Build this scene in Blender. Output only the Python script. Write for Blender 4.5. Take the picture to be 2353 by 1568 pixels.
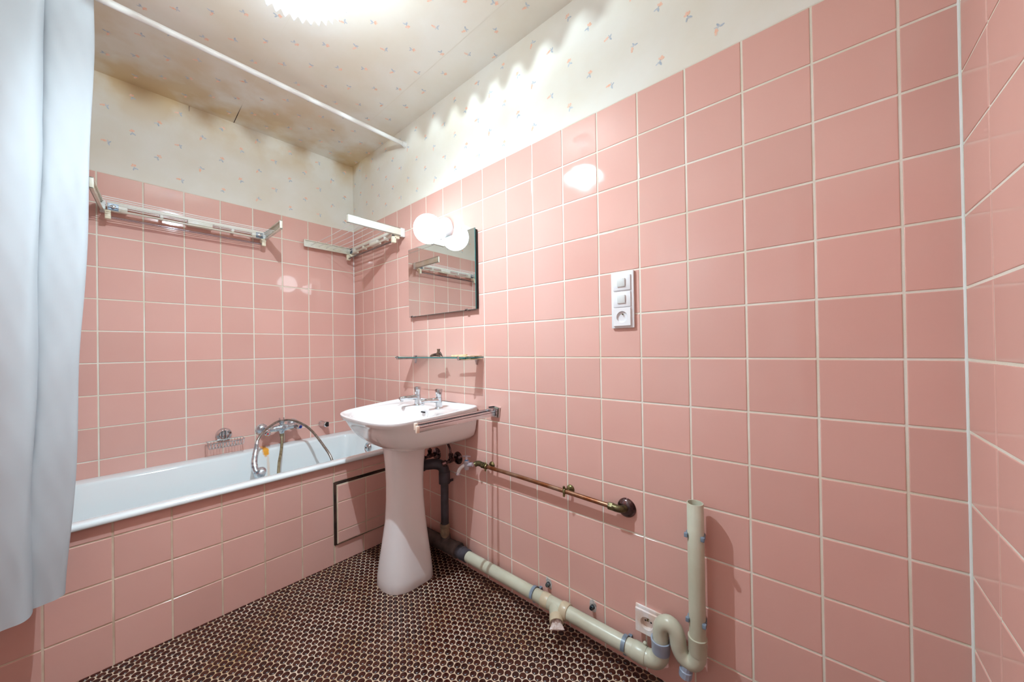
import bpy, bmesh, math, random
from mathutils import Vector, Matrix
PI = math.pi
S = bpy.context.scene
for o in list(bpy.data.objects): bpy.data.objects.remove(o)

# ------------------------------------------------------------------ camera
YAW, PITCH, ROLL = 0.712182, 0.005456, -0.016019
cam_d = bpy.data.cameras.new('camera'); cam = bpy.data.objects.new('camera', cam_d)
S.collection.objects.link(cam); S.camera = cam
cam_d.sensor_width = 36.0; cam_d.sensor_fit = 'HORIZONTAL'
cam_d.lens = 811.7092 / 2353 * 36.0
cam_d.shift_x = -5.987 / 2353; cam_d.shift_y = 12.482 / 2353
cam_d.clip_start = 0.02
fw = Vector((-math.sin(YAW) * math.cos(PITCH), math.cos(YAW) * math.cos(PITCH), math.sin(PITCH)))
rt = fw.cross(Vector((0, 0, 1))).normalized(); up = rt.cross(fw)
r2 = rt * math.cos(ROLL) + up * math.sin(ROLL); u2 = -rt * math.sin(ROLL) + up * math.cos(ROLL)
mw = Matrix((r2, u2, -fw)).transposed().to_4x4()
mw.translation = Vector((2.5739, -1.1941, 1.0390 + 0.0660))
cam.matrix_world = mw

# ------------------------------------------------------------------ world, exposure
w = bpy.data.worlds.new('world'); S.world = w; w.use_nodes = True
w.node_tree.nodes['Background'].inputs[0].default_value = (0.8, 0.9, 1, 1)
w.node_tree.nodes['Background'].inputs[1].default_value = 0.02
S.view_settings.view_transform = 'Standard'; S.view_settings.look = 'None'
S.view_settings.gamma = 1.0; S.view_settings.use_curve_mapping = False
S.view_settings.exposure = 0.0
BULB, GLOBE, SHADE = 64000.0, 7.5, 43.0   # what the two lamps of the room give off

# ------------------------------------------------------------------ materials
def srgb(r, g, b):
    f = lambda c: (c / 255 / 12.92) if c <= 10 else ((c / 255 + 0.055) / 1.055) ** 2.4
    return (f(r), f(g), f(b), 1)
def base_mat(name, col, rough=0.5, metal=0.0, **kw):
    m = bpy.data.materials.new(name); m.use_nodes = True
    b = m.node_tree.nodes['Principled BSDF']
    b.inputs['Base Color'].default_value = col
    b.inputs['Roughness'].default_value = rough; b.inputs['Metallic'].default_value = metal
    for k, v in kw.items(): b.inputs[k.replace('_', ' ')].default_value = v
    return m
def noise_col(m, c1, c2, scale=8, lo=0.35, hi=0.65, detail=4, bump=0.0, bscale=None, bdist=0.001, rough=None):
    nt = m.node_tree; N = nt.nodes; L = nt.links; b = N['Principled BSDF']
    tc = N.new('ShaderNodeTexCoord')
    n = N.new('ShaderNodeTexNoise'); n.inputs['Scale'].default_value = scale; n.inputs['Detail'].default_value = detail
    L.new(tc.outputs['Object'], n.inputs['Vector'])
    r = N.new('ShaderNodeMapRange'); r.inputs[1].default_value = lo; r.inputs[2].default_value = hi
    L.new(n.outputs['Fac'], r.inputs[0])
    mx = N.new('ShaderNodeMix'); mx.data_type = 'RGBA'
    mx.inputs[6].default_value = c1; mx.inputs[7].default_value = c2
    L.new(r.outputs[0], mx.inputs[0]); L.new(mx.outputs[2], b.inputs['Base Color'])
    if bump:
        n2 = N.new('ShaderNodeTexNoise'); n2.inputs['Scale'].default_value = bscale or scale * 4
        L.new(tc.outputs['Object'], n2.inputs['Vector'])
        bp = N.new('ShaderNodeBump'); bp.inputs['Strength'].default_value = bump; bp.inputs['Distance'].default_value = bdist
        L.new(n2.outputs['Fac'], bp.inputs['Height']); L.new(bp.outputs['Normal'], b.inputs['Normal'])
    if rough:
        r3 = N.new('ShaderNodeMapRange'); r3.inputs[3].default_value = rough[0]; r3.inputs[4].default_value = rough[1]
        L.new(n.outputs['Fac'], r3.inputs[0]); L.new(r3.outputs[0], b.inputs['Roughness'])
    return m
M = {}
def tile_mat(name, c1, c2):
    m = base_mat(name, c1, 0.07)
    noise_col(m, c1, c2, scale=2.2, lo=0.3, hi=0.7, bump=0.12, bscale=9, bdist=0.0012, rough=(0.03, 0.07))
    nt = m.node_tree; N = nt.nodes; L = nt.links; b = N['Principled BSDF']
    at = N.new('ShaderNodeAttribute'); at.attribute_name = 'tint'      # small firing differences tile by tile
    mx = [n for n in N if n.type == 'MIX'][0]
    hs = N.new('ShaderNodeHueSaturation'); L.new(mx.outputs[2], hs.inputs['Color']); 
    mr = N.new('ShaderNodeMapRange'); mr.inputs[3].default_value = 0.955; mr.inputs[4].default_value = 1.045
    L.new(at.outputs['Fac'], mr.inputs[0]); L.new(mr.outputs[0], hs.inputs['Value'])
    L.new(hs.outputs[0], b.inputs['Base Color'])
    return m
M['tile'] = tile_mat('pink_glazed_tile', srgb(224, 172, 160), srgb(228, 180, 168))
M['grout'] = noise_col(base_mat('grout', srgb(225, 215, 195), 0.8), srgb(240, 235, 224), srgb(228, 218, 198), scale=5, bump=0.4, bscale=300)
M['apron_grout'] = noise_col(base_mat('apron_grout', srgb(215, 195, 170), 0.8), srgb(232, 214, 192), srgb(206, 180, 156), scale=9)
M['paper'] = noise_col(base_mat('wallpaper', srgb(240, 234, 222), 0.75), srgb(240, 237, 228), srgb(233, 225, 208), scale=3.2, lo=0.38, hi=0.7, detail=6, bump=0.15, bscale=60)
# damp yellowing that creeps in blotches from the joint of wall and ceiling
def add_stain(m):
    nt = m.node_tree; N = nt.nodes; L = nt.links; b = N['Principled BSDF']
    mx = [n for n in N if n.type == 'MIX'][0]
    geo = N.new('ShaderNodeNewGeometry'); sp = N.new('ShaderNodeSeparateXYZ'); L.new(geo.outputs['Position'], sp.inputs[0])
    nn = N.new('ShaderNodeTexNoise'); nn.inputs['Scale'].default_value = 3.4; nn.inputs['Detail'].default_value = 5
    L.new(geo.outputs['Position'], nn.inputs['Vector'])
    def rng(sock, a, b_, c, d):
        r = N.new('ShaderNodeMapRange'); r.inputs[1].default_value = a; r.inputs[2].default_value = b_
        r.inputs[3].default_value = c; r.inputs[4].default_value = d; L.new(sock, r.inputs[0]); return r.outputs[0]
    def mul(a, c, op='MULTIPLY'):
        q = N.new('ShaderNodeMath'); q.operation = op; L.new(a, q.inputs[0]); L.new(c, q.inputs[1]); q.use_clamp = op == 'ADD'; return q.outputs[0]
    nx = rng(nn.outputs['Fac'], 0.42, 0.58, 0.12, 1.0)
    near_back = rng(sp.outputs['X'], 0.05, 0.80, 1.0, 0.0)
    high = rng(sp.outputs['Z'], 2.22, 2.44, 0.0, 1.0)
    f = mul(mul(near_back, high), nx)
    mx2 = N.new('ShaderNodeMix'); mx2.data_type = 'RGBA'; mx2.inputs[7].default_value = srgb(216, 190, 148)
    L.new(mx.outputs[2], mx2.inputs[6]); L.new(f, mx2.inputs[0]); L.new(mx2.outputs[2], b.inputs['Base Color'])
add_stain(M['paper'])
M['peach'] = noise_col(base_mat('print_peach', srgb(245, 190, 160), 0.8), srgb(249, 196, 166), srgb(246, 218, 202), scale=90)
M['blue'] = noise_col(base_mat('print_blue', srgb(160, 175, 190), 0.8), srgb(176, 188, 202), srgb(214, 219, 222), scale=90)
M['gap'] = noise_col(base_mat('dark_gap', srgb(50, 30, 22), 0.9), srgb(34, 18, 12), srgb(74, 46, 34), scale=20)
M['paint'] = noise_col(base_mat('white_paint', srgb(240, 240, 238), 0.35), srgb(242, 242, 240), srgb(234, 234, 230), scale=6)
M['enamel'] = base_mat('bath_enamel', srgb(232, 238, 240), 0.08, Coat_Weight=0.5, Coat_Roughness=0.03)
M['ceramic'] = noise_col(base_mat('ceramic', srgb(242, 238, 238), 0.06, Coat_Weight=0.4), srgb(243, 238, 238), srgb(240, 234, 234), scale=3)
M['chrome'] = noise_col(base_mat('chrome', srgb(215, 218, 222), 0.09, 1.0), srgb(222, 225, 228), srgb(190, 195, 200), scale=30)
M['bar_chrome'] = base_mat('worn_bar_chrome', srgb(225, 226, 230), 0.22, 1.0)
M['scaled_chrome'] = noise_col(base_mat('limescaled_chrome', srgb(190, 200, 208), 0.22, 0.9), srgb(176, 190, 204), srgb(226, 232, 236), scale=60, bump=0.3, rough=(0.1, 0.45))
M['grey_metal'] = noise_col(base_mat('hose_metal', srgb(165, 160, 152), 0.28, 0.9), srgb(176, 172, 166), srgb(140, 134, 126), scale=60)
M['zinc'] = noise_col(base_mat('zinc', srgb(140, 152, 166), 0.35, 0.8), srgb(140, 152, 168), srgb(100, 108, 118), scale=50)
M['clamp'] = noise_col(base_mat('blue_grey_clip', srgb(128, 142, 158), 0.35), srgb(134, 150, 168), srgb(104, 114, 124), scale=40)
M['tap_metal'] = base_mat('satin_tap_metal', srgb(205, 200, 212), 0.25, 0.45)
M['hose_brown'] = noise_col(base_mat('aged_hose', srgb(150, 135, 105), 0.4, 0.3), srgb(160, 146, 116), srgb(120, 104, 78), scale=60)
M['pvc'] = noise_col(base_mat('grey_pvc', srgb(196, 194, 172), 0.3), srgb(202, 201, 182), srgb(186, 182, 160), scale=7, rough=(0.22, 0.42))
M['pvc_tan'] = noise_col(base_mat('tan_pvc', srgb(200, 184, 156), 0.33), srgb(206, 190, 162), srgb(190, 172, 144), scale=9)
M['pvc_blue'] = noise_col(base_mat('blue_grey_pvc', srgb(160, 170, 190), 0.35), srgb(164, 172, 190), srgb(140, 150, 168), scale=9)
M['pvc_dark'] = noise_col(base_mat('dark_pvc', srgb(66, 64, 72), 0.45), srgb(72, 68, 76), srgb(48, 44, 48), scale=14)
M['pvc_brown'] = noise_col(base_mat('dirty_dark_pvc', srgb(86, 74, 70), 0.6), srgb(92, 78, 74), srgb(60, 50, 48), scale=22)
M['old_tan'] = noise_col(base_mat('old_rubber', srgb(150, 128, 104), 0.6), srgb(160, 138, 112), srgb(120, 100, 82), scale=30)
M['copper'] = noise_col(base_mat('painted_copper', srgb(120, 72, 45), 0.3, 0.7), srgb(134, 78, 46), srgb(168, 140, 118), scale=16, lo=0.4, hi=0.75)
M['brass'] = noise_col(base_mat('old_brass', srgb(170, 158, 100), 0.35, 0.8), srgb(160, 150, 104), srgb(96, 86, 56), scale=60)
M['dark_brass'] = noise_col(base_mat('tarnished_brass', srgb(70, 62, 44), 0.4, 0.7), srgb(58, 50, 36), srgb(110, 98, 66), scale=60)
M['tarnish'] = noise_col(base_mat('tarnished_chrome', srgb(110, 92, 96), 0.16, 0.95), srgb(130, 108, 110), srgb(60, 46, 46), scale=40)
M['plastic'] = base_mat('white_plastic', srgb(238, 236, 238), 0.25)
M['plastic_grey'] = base_mat('pale_grey_plastic', srgb(226, 228, 226), 0.3)
M['cream'] = noise_col(base_mat('cream_plastic', srgb(240, 236, 222), 0.35), srgb(242, 239, 228), srgb(232, 226, 206), scale=12)
M['yellow_cream'] = base_mat('yellowed_plastic', srgb(238, 230, 204), 0.35)
M['black'] = base_mat('black_hole', srgb(20, 16, 16), 0.6)
M['string'] = base_mat('white_line', srgb(240, 238, 236), 0.5)


M['glass_edge'] = base_mat('green_glass_edge', srgb(40, 130, 130), 0.15)
M['mirror'] = base_mat('mirror_silver', srgb(242, 246, 244), 0.005, 1.0)
M['brown'] = noise_col(base_mat('brown_horn', srgb(80, 52, 42), 0.3), srgb(60, 40, 34), srgb(118, 92, 76), scale=40)
M['wood'] = noise_col(base_mat('pale_wood', srgb(222, 192, 150), 0.5), srgb(232, 206, 166), srgb(204, 168, 124), scale=30)
M['tape'] = base_mat('white_tape', srgb(240, 238, 234), 0.5)
M['peach_cap'] = base_mat('peach_plastic', srgb(245, 222, 204), 0.35)
M['red'] = base_mat('red_mark', srgb(190, 70, 70), 0.3)
M['blue_mark'] = base_mat('blue_mark', srgb(20, 60, 170), 0.3)
M['sky_blue'] = base_mat('blue_washer', srgb(80, 160, 220), 0.3)
M['rag'] = noise_col(base_mat('crumpled_wrap', srgb(222, 206, 200), 0.45), srgb(232, 222, 218), srgb(190, 160, 146), scale=60, bump=1.0, bscale=70, bdist=0.004)
M['plaster'] = noise_col(base_mat('broken_plaster', srgb(170, 165, 160), 0.9), srgb(205, 200, 196), srgb(120, 112, 106), scale=70, lo=0.45, hi=0.75)
M['bolt'] = noise_col(base_mat('bolt_steel', srgb(96, 104, 110), 0.3, 0.8), srgb(120, 130, 134), srgb(30, 34, 44), scale=90)
M['socket_white'] = noise_col(base_mat('dusty_plastic', srgb(240, 228, 224), 0.35), srgb(242, 236, 236), srgb(232, 206, 190), scale=30)

def emit(name, col, s):
    m = bpy.data.materials.new(name); m.use_nodes = True; nt = m.node_tree; nt.nodes.clear()
    e = nt.nodes.new('ShaderNodeEmission'); e.inputs[0].default_value = col; e.inputs[1].default_value = s
    o = nt.nodes.new('ShaderNodeOutputMaterial'); nt.links.new(e.outputs[0], o.inputs[0]); return m
M['bulb'] = emit('lit_bulb', (0.71, 0.90, 1.0, 1), BULB)
M['lit_shade'] = emit('lit_opal_shade', (0.76, 0.92, 1.0, 1), SHADE)
M['globe'] = emit('lit_opal_globe', (0.82, 0.94, 1.0, 1), GLOBE)
def translucent(name, col, fac, gloss=0.0, transp=0.0):
    m = bpy.data.materials.new(name); m.use_nodes = True; nt = m.node_tree; nt.nodes.clear(); N = nt.nodes; L = nt.links
    d = N.new('ShaderNodeBsdfDiffuse'); d.inputs[0].default_value = col
    t = N.new('ShaderNodeBsdfTranslucent'); t.inputs[0].default_value = col
    mx = N.new('ShaderNodeMixShader'); mx.inputs[0].default_value = fac; L.new(d.outputs[0], mx.inputs[1]); L.new(t.outputs[0], mx.inputs[2])
    out = mx.outputs[0]
    if gloss:
        g = N.new('ShaderNodeBsdfGlossy'); g.inputs['Roughness'].default_value = 0.12
        m2 = N.new('ShaderNodeMixShader'); m2.inputs[0].default_value = gloss; L.new(out, m2.inputs[1]); L.new(g.outputs[0], m2.inputs[2]); out = m2.outputs[0]
    o = N.new('ShaderNodeOutputMaterial'); L.new(out, o.inputs[0]); return m
M['opal'] = translucent('opal_glass', (0.94, 0.95, 0.96, 1), 0.62, 0.06)
M['cloth'] = translucent('white_cloth', srgb(214, 218, 222), 0.4, 0.0)

def thin_glass(name, tint, k):
    m = bpy.data.materials.new(name); m.use_nodes = True; nt = m.node_tree; nt.nodes.clear(); N = nt.nodes; L = nt.links
    t = N.new('ShaderNodeBsdfTransparent'); t.inputs[0].default_value = tint
    g = N.new('ShaderNodeBsdfGlossy'); g.inputs['Roughness'].default_value = 0.03
    f = N.new('ShaderNodeFresnel'); f.inputs[0].default_value = 1.5
    a = N.new('ShaderNodeMath'); a.operation = 'ADD'; a.use_clamp = True; a.inputs[1].default_value = k; L.new(f.outputs[0], a.inputs[0])
    mx = N.new('ShaderNodeMixShader'); L.new(a.outputs[0], mx.inputs[0]); L.new(t.outputs[0], mx.inputs[1]); L.new(g.outputs[0], mx.inputs[2])
    o = N.new('ShaderNodeOutputMaterial'); L.new(mx.outputs[0], o.inputs[0]); return m
M['glass'] = thin_glass('shelf_glass', srgb(243, 252, 250), 0.0)
M['clear'] = thin_glass('clear_rod', srgb(226, 214, 226), 0.22)
# enamel: orange rust run below the mixer, a stain with its own shape
def rust(m):
    nt = m.node_tree; N = nt.nodes; L = nt.links; b = N['Principled BSDF']
    geo = N.new('ShaderNodeNewGeometry'); sp = N.new('ShaderNodeSeparateXYZ'); L.new(geo.outputs['Position'], sp.inputs[0])
    nn = N.new('ShaderNodeTexNoise'); nn.inputs['Scale'].default_value = 62; L.new(geo.outputs['Position'], nn.inputs['Vector'])
    def mt(op, a, c, clamp=False):
        q = N.new('ShaderNodeMath'); q.operation = op; q.use_clamp = clamp
        for i, v in enumerate((a, c)):
            if isinstance(v, (int, float)): q.inputs[i].default_value = v
            else: L.new(v, q.inputs[i])
        return q.outputs[0]
    wob = mt('MULTIPLY', mt('SUBTRACT', nn.outputs['Fac'], 0.5), 1.0)
    def blob(yc, zc, ry, rz):
        a = mt('DIVIDE', mt('SUBTRACT', sp.outputs['Y'], yc), ry); c = mt('DIVIDE', mt('SUBTRACT', sp.outputs['Z'], zc), rz)
        d = mt('SQRT', mt('ADD', mt('MULTIPLY', a, a), mt('MULTIPLY', c, c)), 0.0)
        return mt('MULTIPLY', mt('SUBTRACT', 1.0, mt('ADD', d, wob)), 2.5, True)
    back = mt('LESS_THAN', sp.outputs['X'], 0.2)
    f1 = mt('MULTIPLY', blob(-0.577, 0.518, 0.020, 0.030), back)
    f2 = mt('MULTIPLY', mt('MULTIPLY', blob(-0.570, 0.43, 0.008, 0.10), 0.28), back)
    f = mt('MAXIMUM', f1, f2)
    mx = N.new('ShaderNodeMix'); mx.data_type = 'RGBA'; mx.inputs[6].default_value = srgb(232, 238, 240); mx.inputs[7].default_value = srgb(238, 165, 52)
    L.new(f, mx.inputs[0]); L.new(mx.outputs[2], b.inputs['Base Color'])
rust(M['enamel'])

# floor: dark red-brown rounds set in pale mortar
def round_mat():
    m = base_mat('brown_round_tile', srgb(60, 22, 12), 0.22)
    nt = m.node_tree; N = nt.nodes; L = nt.links; b = N['Principled BSDF']
    at = N.new('ShaderNodeAttribute'); at.attribute_name = 'tint'
    cr = N.new('ShaderNodeValToRGB'); e = cr.color_ramp.elements
    e[0].position = 0.0; e[0].color = srgb(44, 15, 8); e[1].position = 1.0; e[1].color = srgb(72, 34, 22)
    x = cr.color_ramp.elements.new(0.5); x.color = srgb(56, 17, 9)
    L.new(at.outputs['Fac'], cr.inputs[0]); L.new(cr.outputs[0], b.inputs['Base Color'])
    b.inputs['Specular IOR Level'].default_value = 0.6
    return m
M['round'] = round_mat()
M['mortar'] = noise_col(base_mat('floor_mortar', srgb(205, 180, 155), 0.75), srgb(214, 190, 168), srgb(176, 142, 100), scale=4, lo=0.4, hi=0.72)

# ------------------------------------------------------------------ mesh helpers
def cat(pts, n=8, closed=False):
    P = [Vector(p) for p in pts]; out = []
    m = len(P)
    for i in range(m if closed else m - 1):
        p0 = P[(i - 1) % m] if (closed or i > 0) else P[0] * 2 - P[1]
        p1 = P[i]; p2 = P[(i + 1) % m]
        p3 = P[(i + 2) % m] if (closed or i + 2 < m) else P[-1] * 2 - P[-2]
        for k in range(n):
            t = k / n
            out.append(0.5 * ((2 * p1) + (p2 - p0) * t + (2 * p0 - 5 * p1 + 4 * p2 - p3) * t * t + (3 * p1 - p0 - 3 * p2 + p3) * t ** 3))
    if not closed: out.append(P[-1].copy())
    return out
class MB:
    def __init__(self): self.v = []; self.f = []; self.mi = []; self.cur = 0; self.at = []
    def add(self, vs, fs, mi=None, tint=0.5):
        o = len(self.v); self.v += [tuple(x) for x in vs]; self.at += [tint] * len(vs)
        for f in fs: self.f.append(tuple(i + o for i in f)); self.mi.append(self.cur if mi is None else mi)
        return self
    def bm(self, b, mi=None, tint=0.5):
        b.verts.ensure_lookup_table(); b.verts.index_update()
        self.add([v.co for v in b.verts], [[v.index for v in f.verts] for f in b.faces], mi, tint); b.free(); return self
    def box(self, x0, x1, y0, y1, z0, z1, bev=0.0, seg=2, rot=None, mi=None):
        b = bmesh.new(); bmesh.ops.create_cube(b, size=1)
        c = Vector(((x0 + x1) / 2, (y0 + y1) / 2, (z0 + z1) / 2))
        for v in b.verts: v.co = Vector((v.co.x * (x1 - x0), v.co.y * (y1 - y0), v.co.z * (z1 - z0)))
        if bev: bmesh.ops.bevel(b, geom=list(b.edges), offset=bev, segments=seg, profile=0.5, affect='EDGES')
        R = rot or Matrix.Identity(3)
        for v in b.verts: v.co = R @ v.co + c
        return self.bm(b, mi)
    def rings(self, R, cap0=True, cap1=True, closed=True, mi=None):
        n = len(R[0]); vs = [p for r in R for p in r]; fs = []
        for i in range(len(R) - 1):
            for k in range(n if closed else n - 1):
                a = i * n + k; b_ = i * n + (k + 1) % n
                fs.append((a, b_, b_ + n, a + n))
        if cap0: fs.append(tuple(range(n))[::-1])
        if cap1: fs.append(tuple(range((len(R) - 1) * n, len(R) * n)))
        return self.add(vs, fs, mi)
    def tube(self, pts, r, seg=14, cap=True, mi=None):
        P = [Vector(p) for p in pts]; rr = r if isinstance(r, (list, tuple)) else [r] * len(P)
        T = []
        for i in range(len(P)):
            t = (P[min(i + 1, len(P) - 1)] - P[max(i - 1, 0)]); T.append(t.normalized())
        u = T[0].orthogonal().normalized(); R = []
        for i in range(len(P)):
            u = (u - T[i] * u.dot(T[i])).normalized(); w_ = T[i].cross(u)
            R.append([P[i] + (u * math.cos(2 * PI * k / seg) + w_ * math.sin(2 * PI * k / seg)) * rr[i] for k in range(seg)])
        return self.rings(R, cap, cap, mi=mi)
    def lathe(self, prof, org, axis=(0, 0, 1), seg=24, cap0=True, cap1=True, mi=None):
        """prof: (radius, height along axis)"""
        A = Vector(axis).normalized(); u = A.orthogonal().normalized(); w_ = A.cross(u); O = Vector(org)
        R = [[O + A * h + (u * math.cos(2 * PI * k / seg) + w_ * math.sin(2 * PI * k / seg)) * max(r, 1e-5) for k in range(seg)] for r, h in prof]
        return self.rings(R, cap0, cap1, mi=mi)
    def sphere(self, c, r, seg=24, ring=14, sc=(1, 1, 1), mi=None):
        C = Vector(c)
        R = [[C + Vector((math.sin(a) * math.cos(2 * PI * k / seg) * r * sc[0], math.sin(a) * math.sin(2 * PI * k / seg) * r * sc[1], -math.cos(a) * r * sc[2])) for k in range(seg)]
             for a in [PI * (i + 0.15) / (ring + 0.3) for i in range(ring + 1)]]
        return self.rings(R, mi=mi)
    def torus(self, c, axis, R0, r, seg=28, rs=8, a0=0, a1=2 * PI, mi=None, flat=1.0):
        A = Vector(axis).normalized(); u = A.orthogonal().normalized(); w_ = A.cross(u); C = Vector(c)
        full = abs(a1 - a0 - 2 * PI) < 1e-6
        pts = [C + (u * math.cos(a0 + (a1 - a0) * k / seg) + w_ * math.sin(a0 + (a1 - a0) * k / seg)) * R0 for k in range(seg + 1)]
        rings = []
        for k, p in enumerate(pts):
            d = (p - C).normalized()
            rings.append([p + d * math.cos(2 * PI * j / rs) * r + A * math.sin(2 * PI * j / rs) * r * flat for j in range(rs)])
        return self.rings(rings, not full, not full, mi=mi)
    def build(self, name, mats, parent=None, smooth=38, fix=True):
        me = bpy.data.meshes.new(name); me.from_pydata(self.v, [], self.f)
        if not isinstance(mats, (list, tuple)): mats = [mats]
        for m in mats: me.materials.append(M[m])
        me.polygons.foreach_set('material_index', self.mi)
        if fix:
            b = bmesh.new(); b.from_mesh(me); bmesh.ops.recalc_face_normals(b, faces=b.faces); b.to_mesh(me); b.free()
        a = me.attributes.new('tint', 'FLOAT', 'POINT'); a.data.foreach_set('value', self.at)
        if smooth:
            me.polygons.foreach_set('use_smooth', [True] * len(me.polygons))
            me.set_sharp_from_angle(angle=math.radians(smooth))
        me.update()
        o = bpy.data.objects.new(name, me); S.collection.objects.link(o)
        if parent:
            o.parent = parent
            root = parent
            while root.parent: root = root.parent
            if root.get('_o'): o.location = -Vector(root['_o']) if parent is root else Vector((0, 0, 0))
        return o
def thing(name, label, cat_, loc=(0, 0, 0), group=None):
    """an Empty at the thing's base; its parts are modelled in room coordinates"""
    o = bpy.data.objects.new(name, None); S.collection.objects.link(o); o.location = loc
    o.empty_display_size = 0.05
    o['label'] = label; o['category'] = cat_; o['_o'] = loc
    if group: o['group'] = group
    return o
def tag(o, label, cat_, group=None):
    o['label'] = label; o['category'] = cat_
    if group: o['group'] = group
    return o
def struct(o): o['kind'] = 'structure'; return o

# ------------------------------------------------------------------ the room
LX, LY, H, TT = 2.811, -1.76, 2.452, 1.976       # depth, left wall, ceiling, top of tiling
P0 = 0.152
rnd = random.Random(7)
def lines(first, step, lo, hi):
    L = [lo]; k = math.floor((lo - first) / step) + 1
    while first + k * step < hi - 0.004:
        if first + k * step > lo + 0.004: L.append(first + k * step)
        k += 1
    return L + [hi]
def tiled(mb, O, U, V, us, vs, N, gap=0.0052, lift=0.0016, holes=(), tilt=0.0022, tmi=0, gmi=1, bev=0.0022):
    """glazed tiles with rounded edges over a grout bed; O origin, U/V in-plane directions, N outward"""
    O, U, V, N = Vector(O), Vector(U), Vector(V), Vector(N)
    g = []
    for i in range(len(us) - 1):
        for j in range(len(vs) - 1):
            if any(us[i] >= h[0] - 1e-4 and us[i + 1] <= h[1] + 1e-4 and vs[j] >= h[2] - 1e-4 and vs[j + 1] <= h[3] + 1e-4 for h in holes): continue
            a, b_, c, d = us[i] + gap / 2, us[i + 1] - gap / 2, vs[j] + gap / 2, vs[j + 1] - gap / 2
            q = [O + U * us[i] + V * vs[j], O + U * us[i + 1] + V * vs[j], O + U * us[i + 1] + V * vs[j + 1], O + U * us[i] + V * vs[j + 1]]
            mb.add(q, [(0, 1, 2, 3)], gmi)
            if b_ - a < 0.012 or d - c < 0.012: continue
            tu, tv = rnd.gauss(0, tilt), rnd.gauss(0, tilt); cu, cv = (a + b_) / 2, (c + d) / 2
            lev = [(0, -0.3), (0.0003, 0.45), (0.0009, 0.85), (bev, 1.0)]; vsx = []
            for ins, hh in lev:
                for (x, y) in ((a + ins, c + ins), (b_ - ins, c + ins), (b_ - ins, d - ins), (a + ins, d - ins)):
                    vsx.append(O + U * x + V * y + N * (lift * hh + (tu * (x - cu) + tv * (y - cv)) * 0.6))
            fs = []
            for k in range(len(lev) - 1):
                for e in range(4):
                    fs.append((k * 4 + e, k * 4 + (e + 1) % 4, k * 4 + 4 + (e + 1) % 4, k * 4 + 4 + e))
            k = (len(lev) - 1) * 4; fs.append((k, k + 1, k + 2, k + 3))
            mb.add(vsx, fs, tmi, rnd.random())
def sprig(mb, c, U, V, N, ang, kind, s=1.0):
    """a printed flower: peach petals, thin stalk, grey-blue leaves"""
    C, U, V, N = Vector(c), Vector(U), Vector(V), Vector(N)
    ca, sa = math.cos(ang), math.sin(ang)
    A = U * ca + V * sa; B = -U * sa + V * ca
    def petal(cx, cy, l, w_, a, mi, h):
        d = Vector((math.cos(a), math.sin(a))); e = Vector((-d.y, d.x)); pts = []
        for k in range(10):
            t = 2 * PI * k / 10; rr = 1 - 0.25 * math.cos(t) ** 2 * (1 if math.cos(t) > 0 else 0)
            p = Vector((cx, cy)) + d * math.cos(t) * l * rr + e * math.sin(t) * w_ * (1 - 0.35 * math.cos(t))
            pts.append(C + (A * p.x + B * p.y) * s + N * h)
        mb.add(pts, [tuple(range(10))], mi)
    if kind % 2 == 0:
        petal(0.002, 0.007, 0.0062, 0.0036, 2.0, 2, 0.0004); petal(0.006, 0.006, 0.0052, 0.003, 0.8, 2, 0.00045); petal(-0.002, 0.004, 0.0045, 0.0026, 3.0, 2, 0.0005)
        petal(0.003, -0.003, 0.0068, 0.0011, -1.35, 3, 0.0004); petal(0.008, -0.006, 0.0055, 0.0022, -0.7, 3, 0.00045); petal(-0.001, -0.008, 0.0055, 0.0018, -2.0, 3, 0.0005)
    else:
        petal(0.0, 0.006, 0.0048, 0.0036, 1.5, 2, 0.0004); petal(-0.003, 0.011, 0.0036, 0.0026, 2.3, 2, 0.00045); petal(0.003, 0.002, 0.0030, 0.0024, 0.4, 2, 0.0005)
        petal(0.001, -0.004, 0.0060, 0.0010, -1.6, 3, 0.0004); petal(0.005, -0.007, 0.0050, 0.0020, -0.4, 3, 0.00045); petal(-0.005, -0.008, 0.0058, 0.0022, -2.4, 3, 0.0005); petal(0.006, -0.001, 0.0045, 0.0009, 0.6, 3, 0.0006)
def sprigs(mb, O, U, V, N, ulo, uhi, vlo, vhi, u0, v0, du=0.0865, dv=0.0885):
    O, U, V, N = Vector(O), Vector(U), Vector(V), Vector(N)
    r = random.Random(int(u0 * 1000) + 5)
    j0 = int(math.floor((vlo - v0) / dv)) - 1
    for j in range(j0, j0 + int((vhi - vlo) / dv) + 4):
        for i in range(-40, 60):
            u = u0 + i * 2 * du + (j % 2) * du + r.uniform(-0.004, 0.004); v = v0 + j * dv + r.uniform(-0.004, 0.004)
            if ulo + 0.012 < u < uhi - 0.012 and vlo + 0.014 < v < vhi - 0.014:
                k = (i + 2 * j) % 4
                sprig(mb, O + U * u + V * v, U, V, N, [0.2, 1.3, -0.6, 2.4][k] + r.uniform(-0.2, 0.2), k, r.uniform(1.2, 1.4))
rows = lines(1.066, P0, -0.0, TT)
def solid(mb, x0, x1, y0, y1, z0, z1, mi): mb.box(x0, x1, y0, y1, z0, z1, mi=mi)

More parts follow.
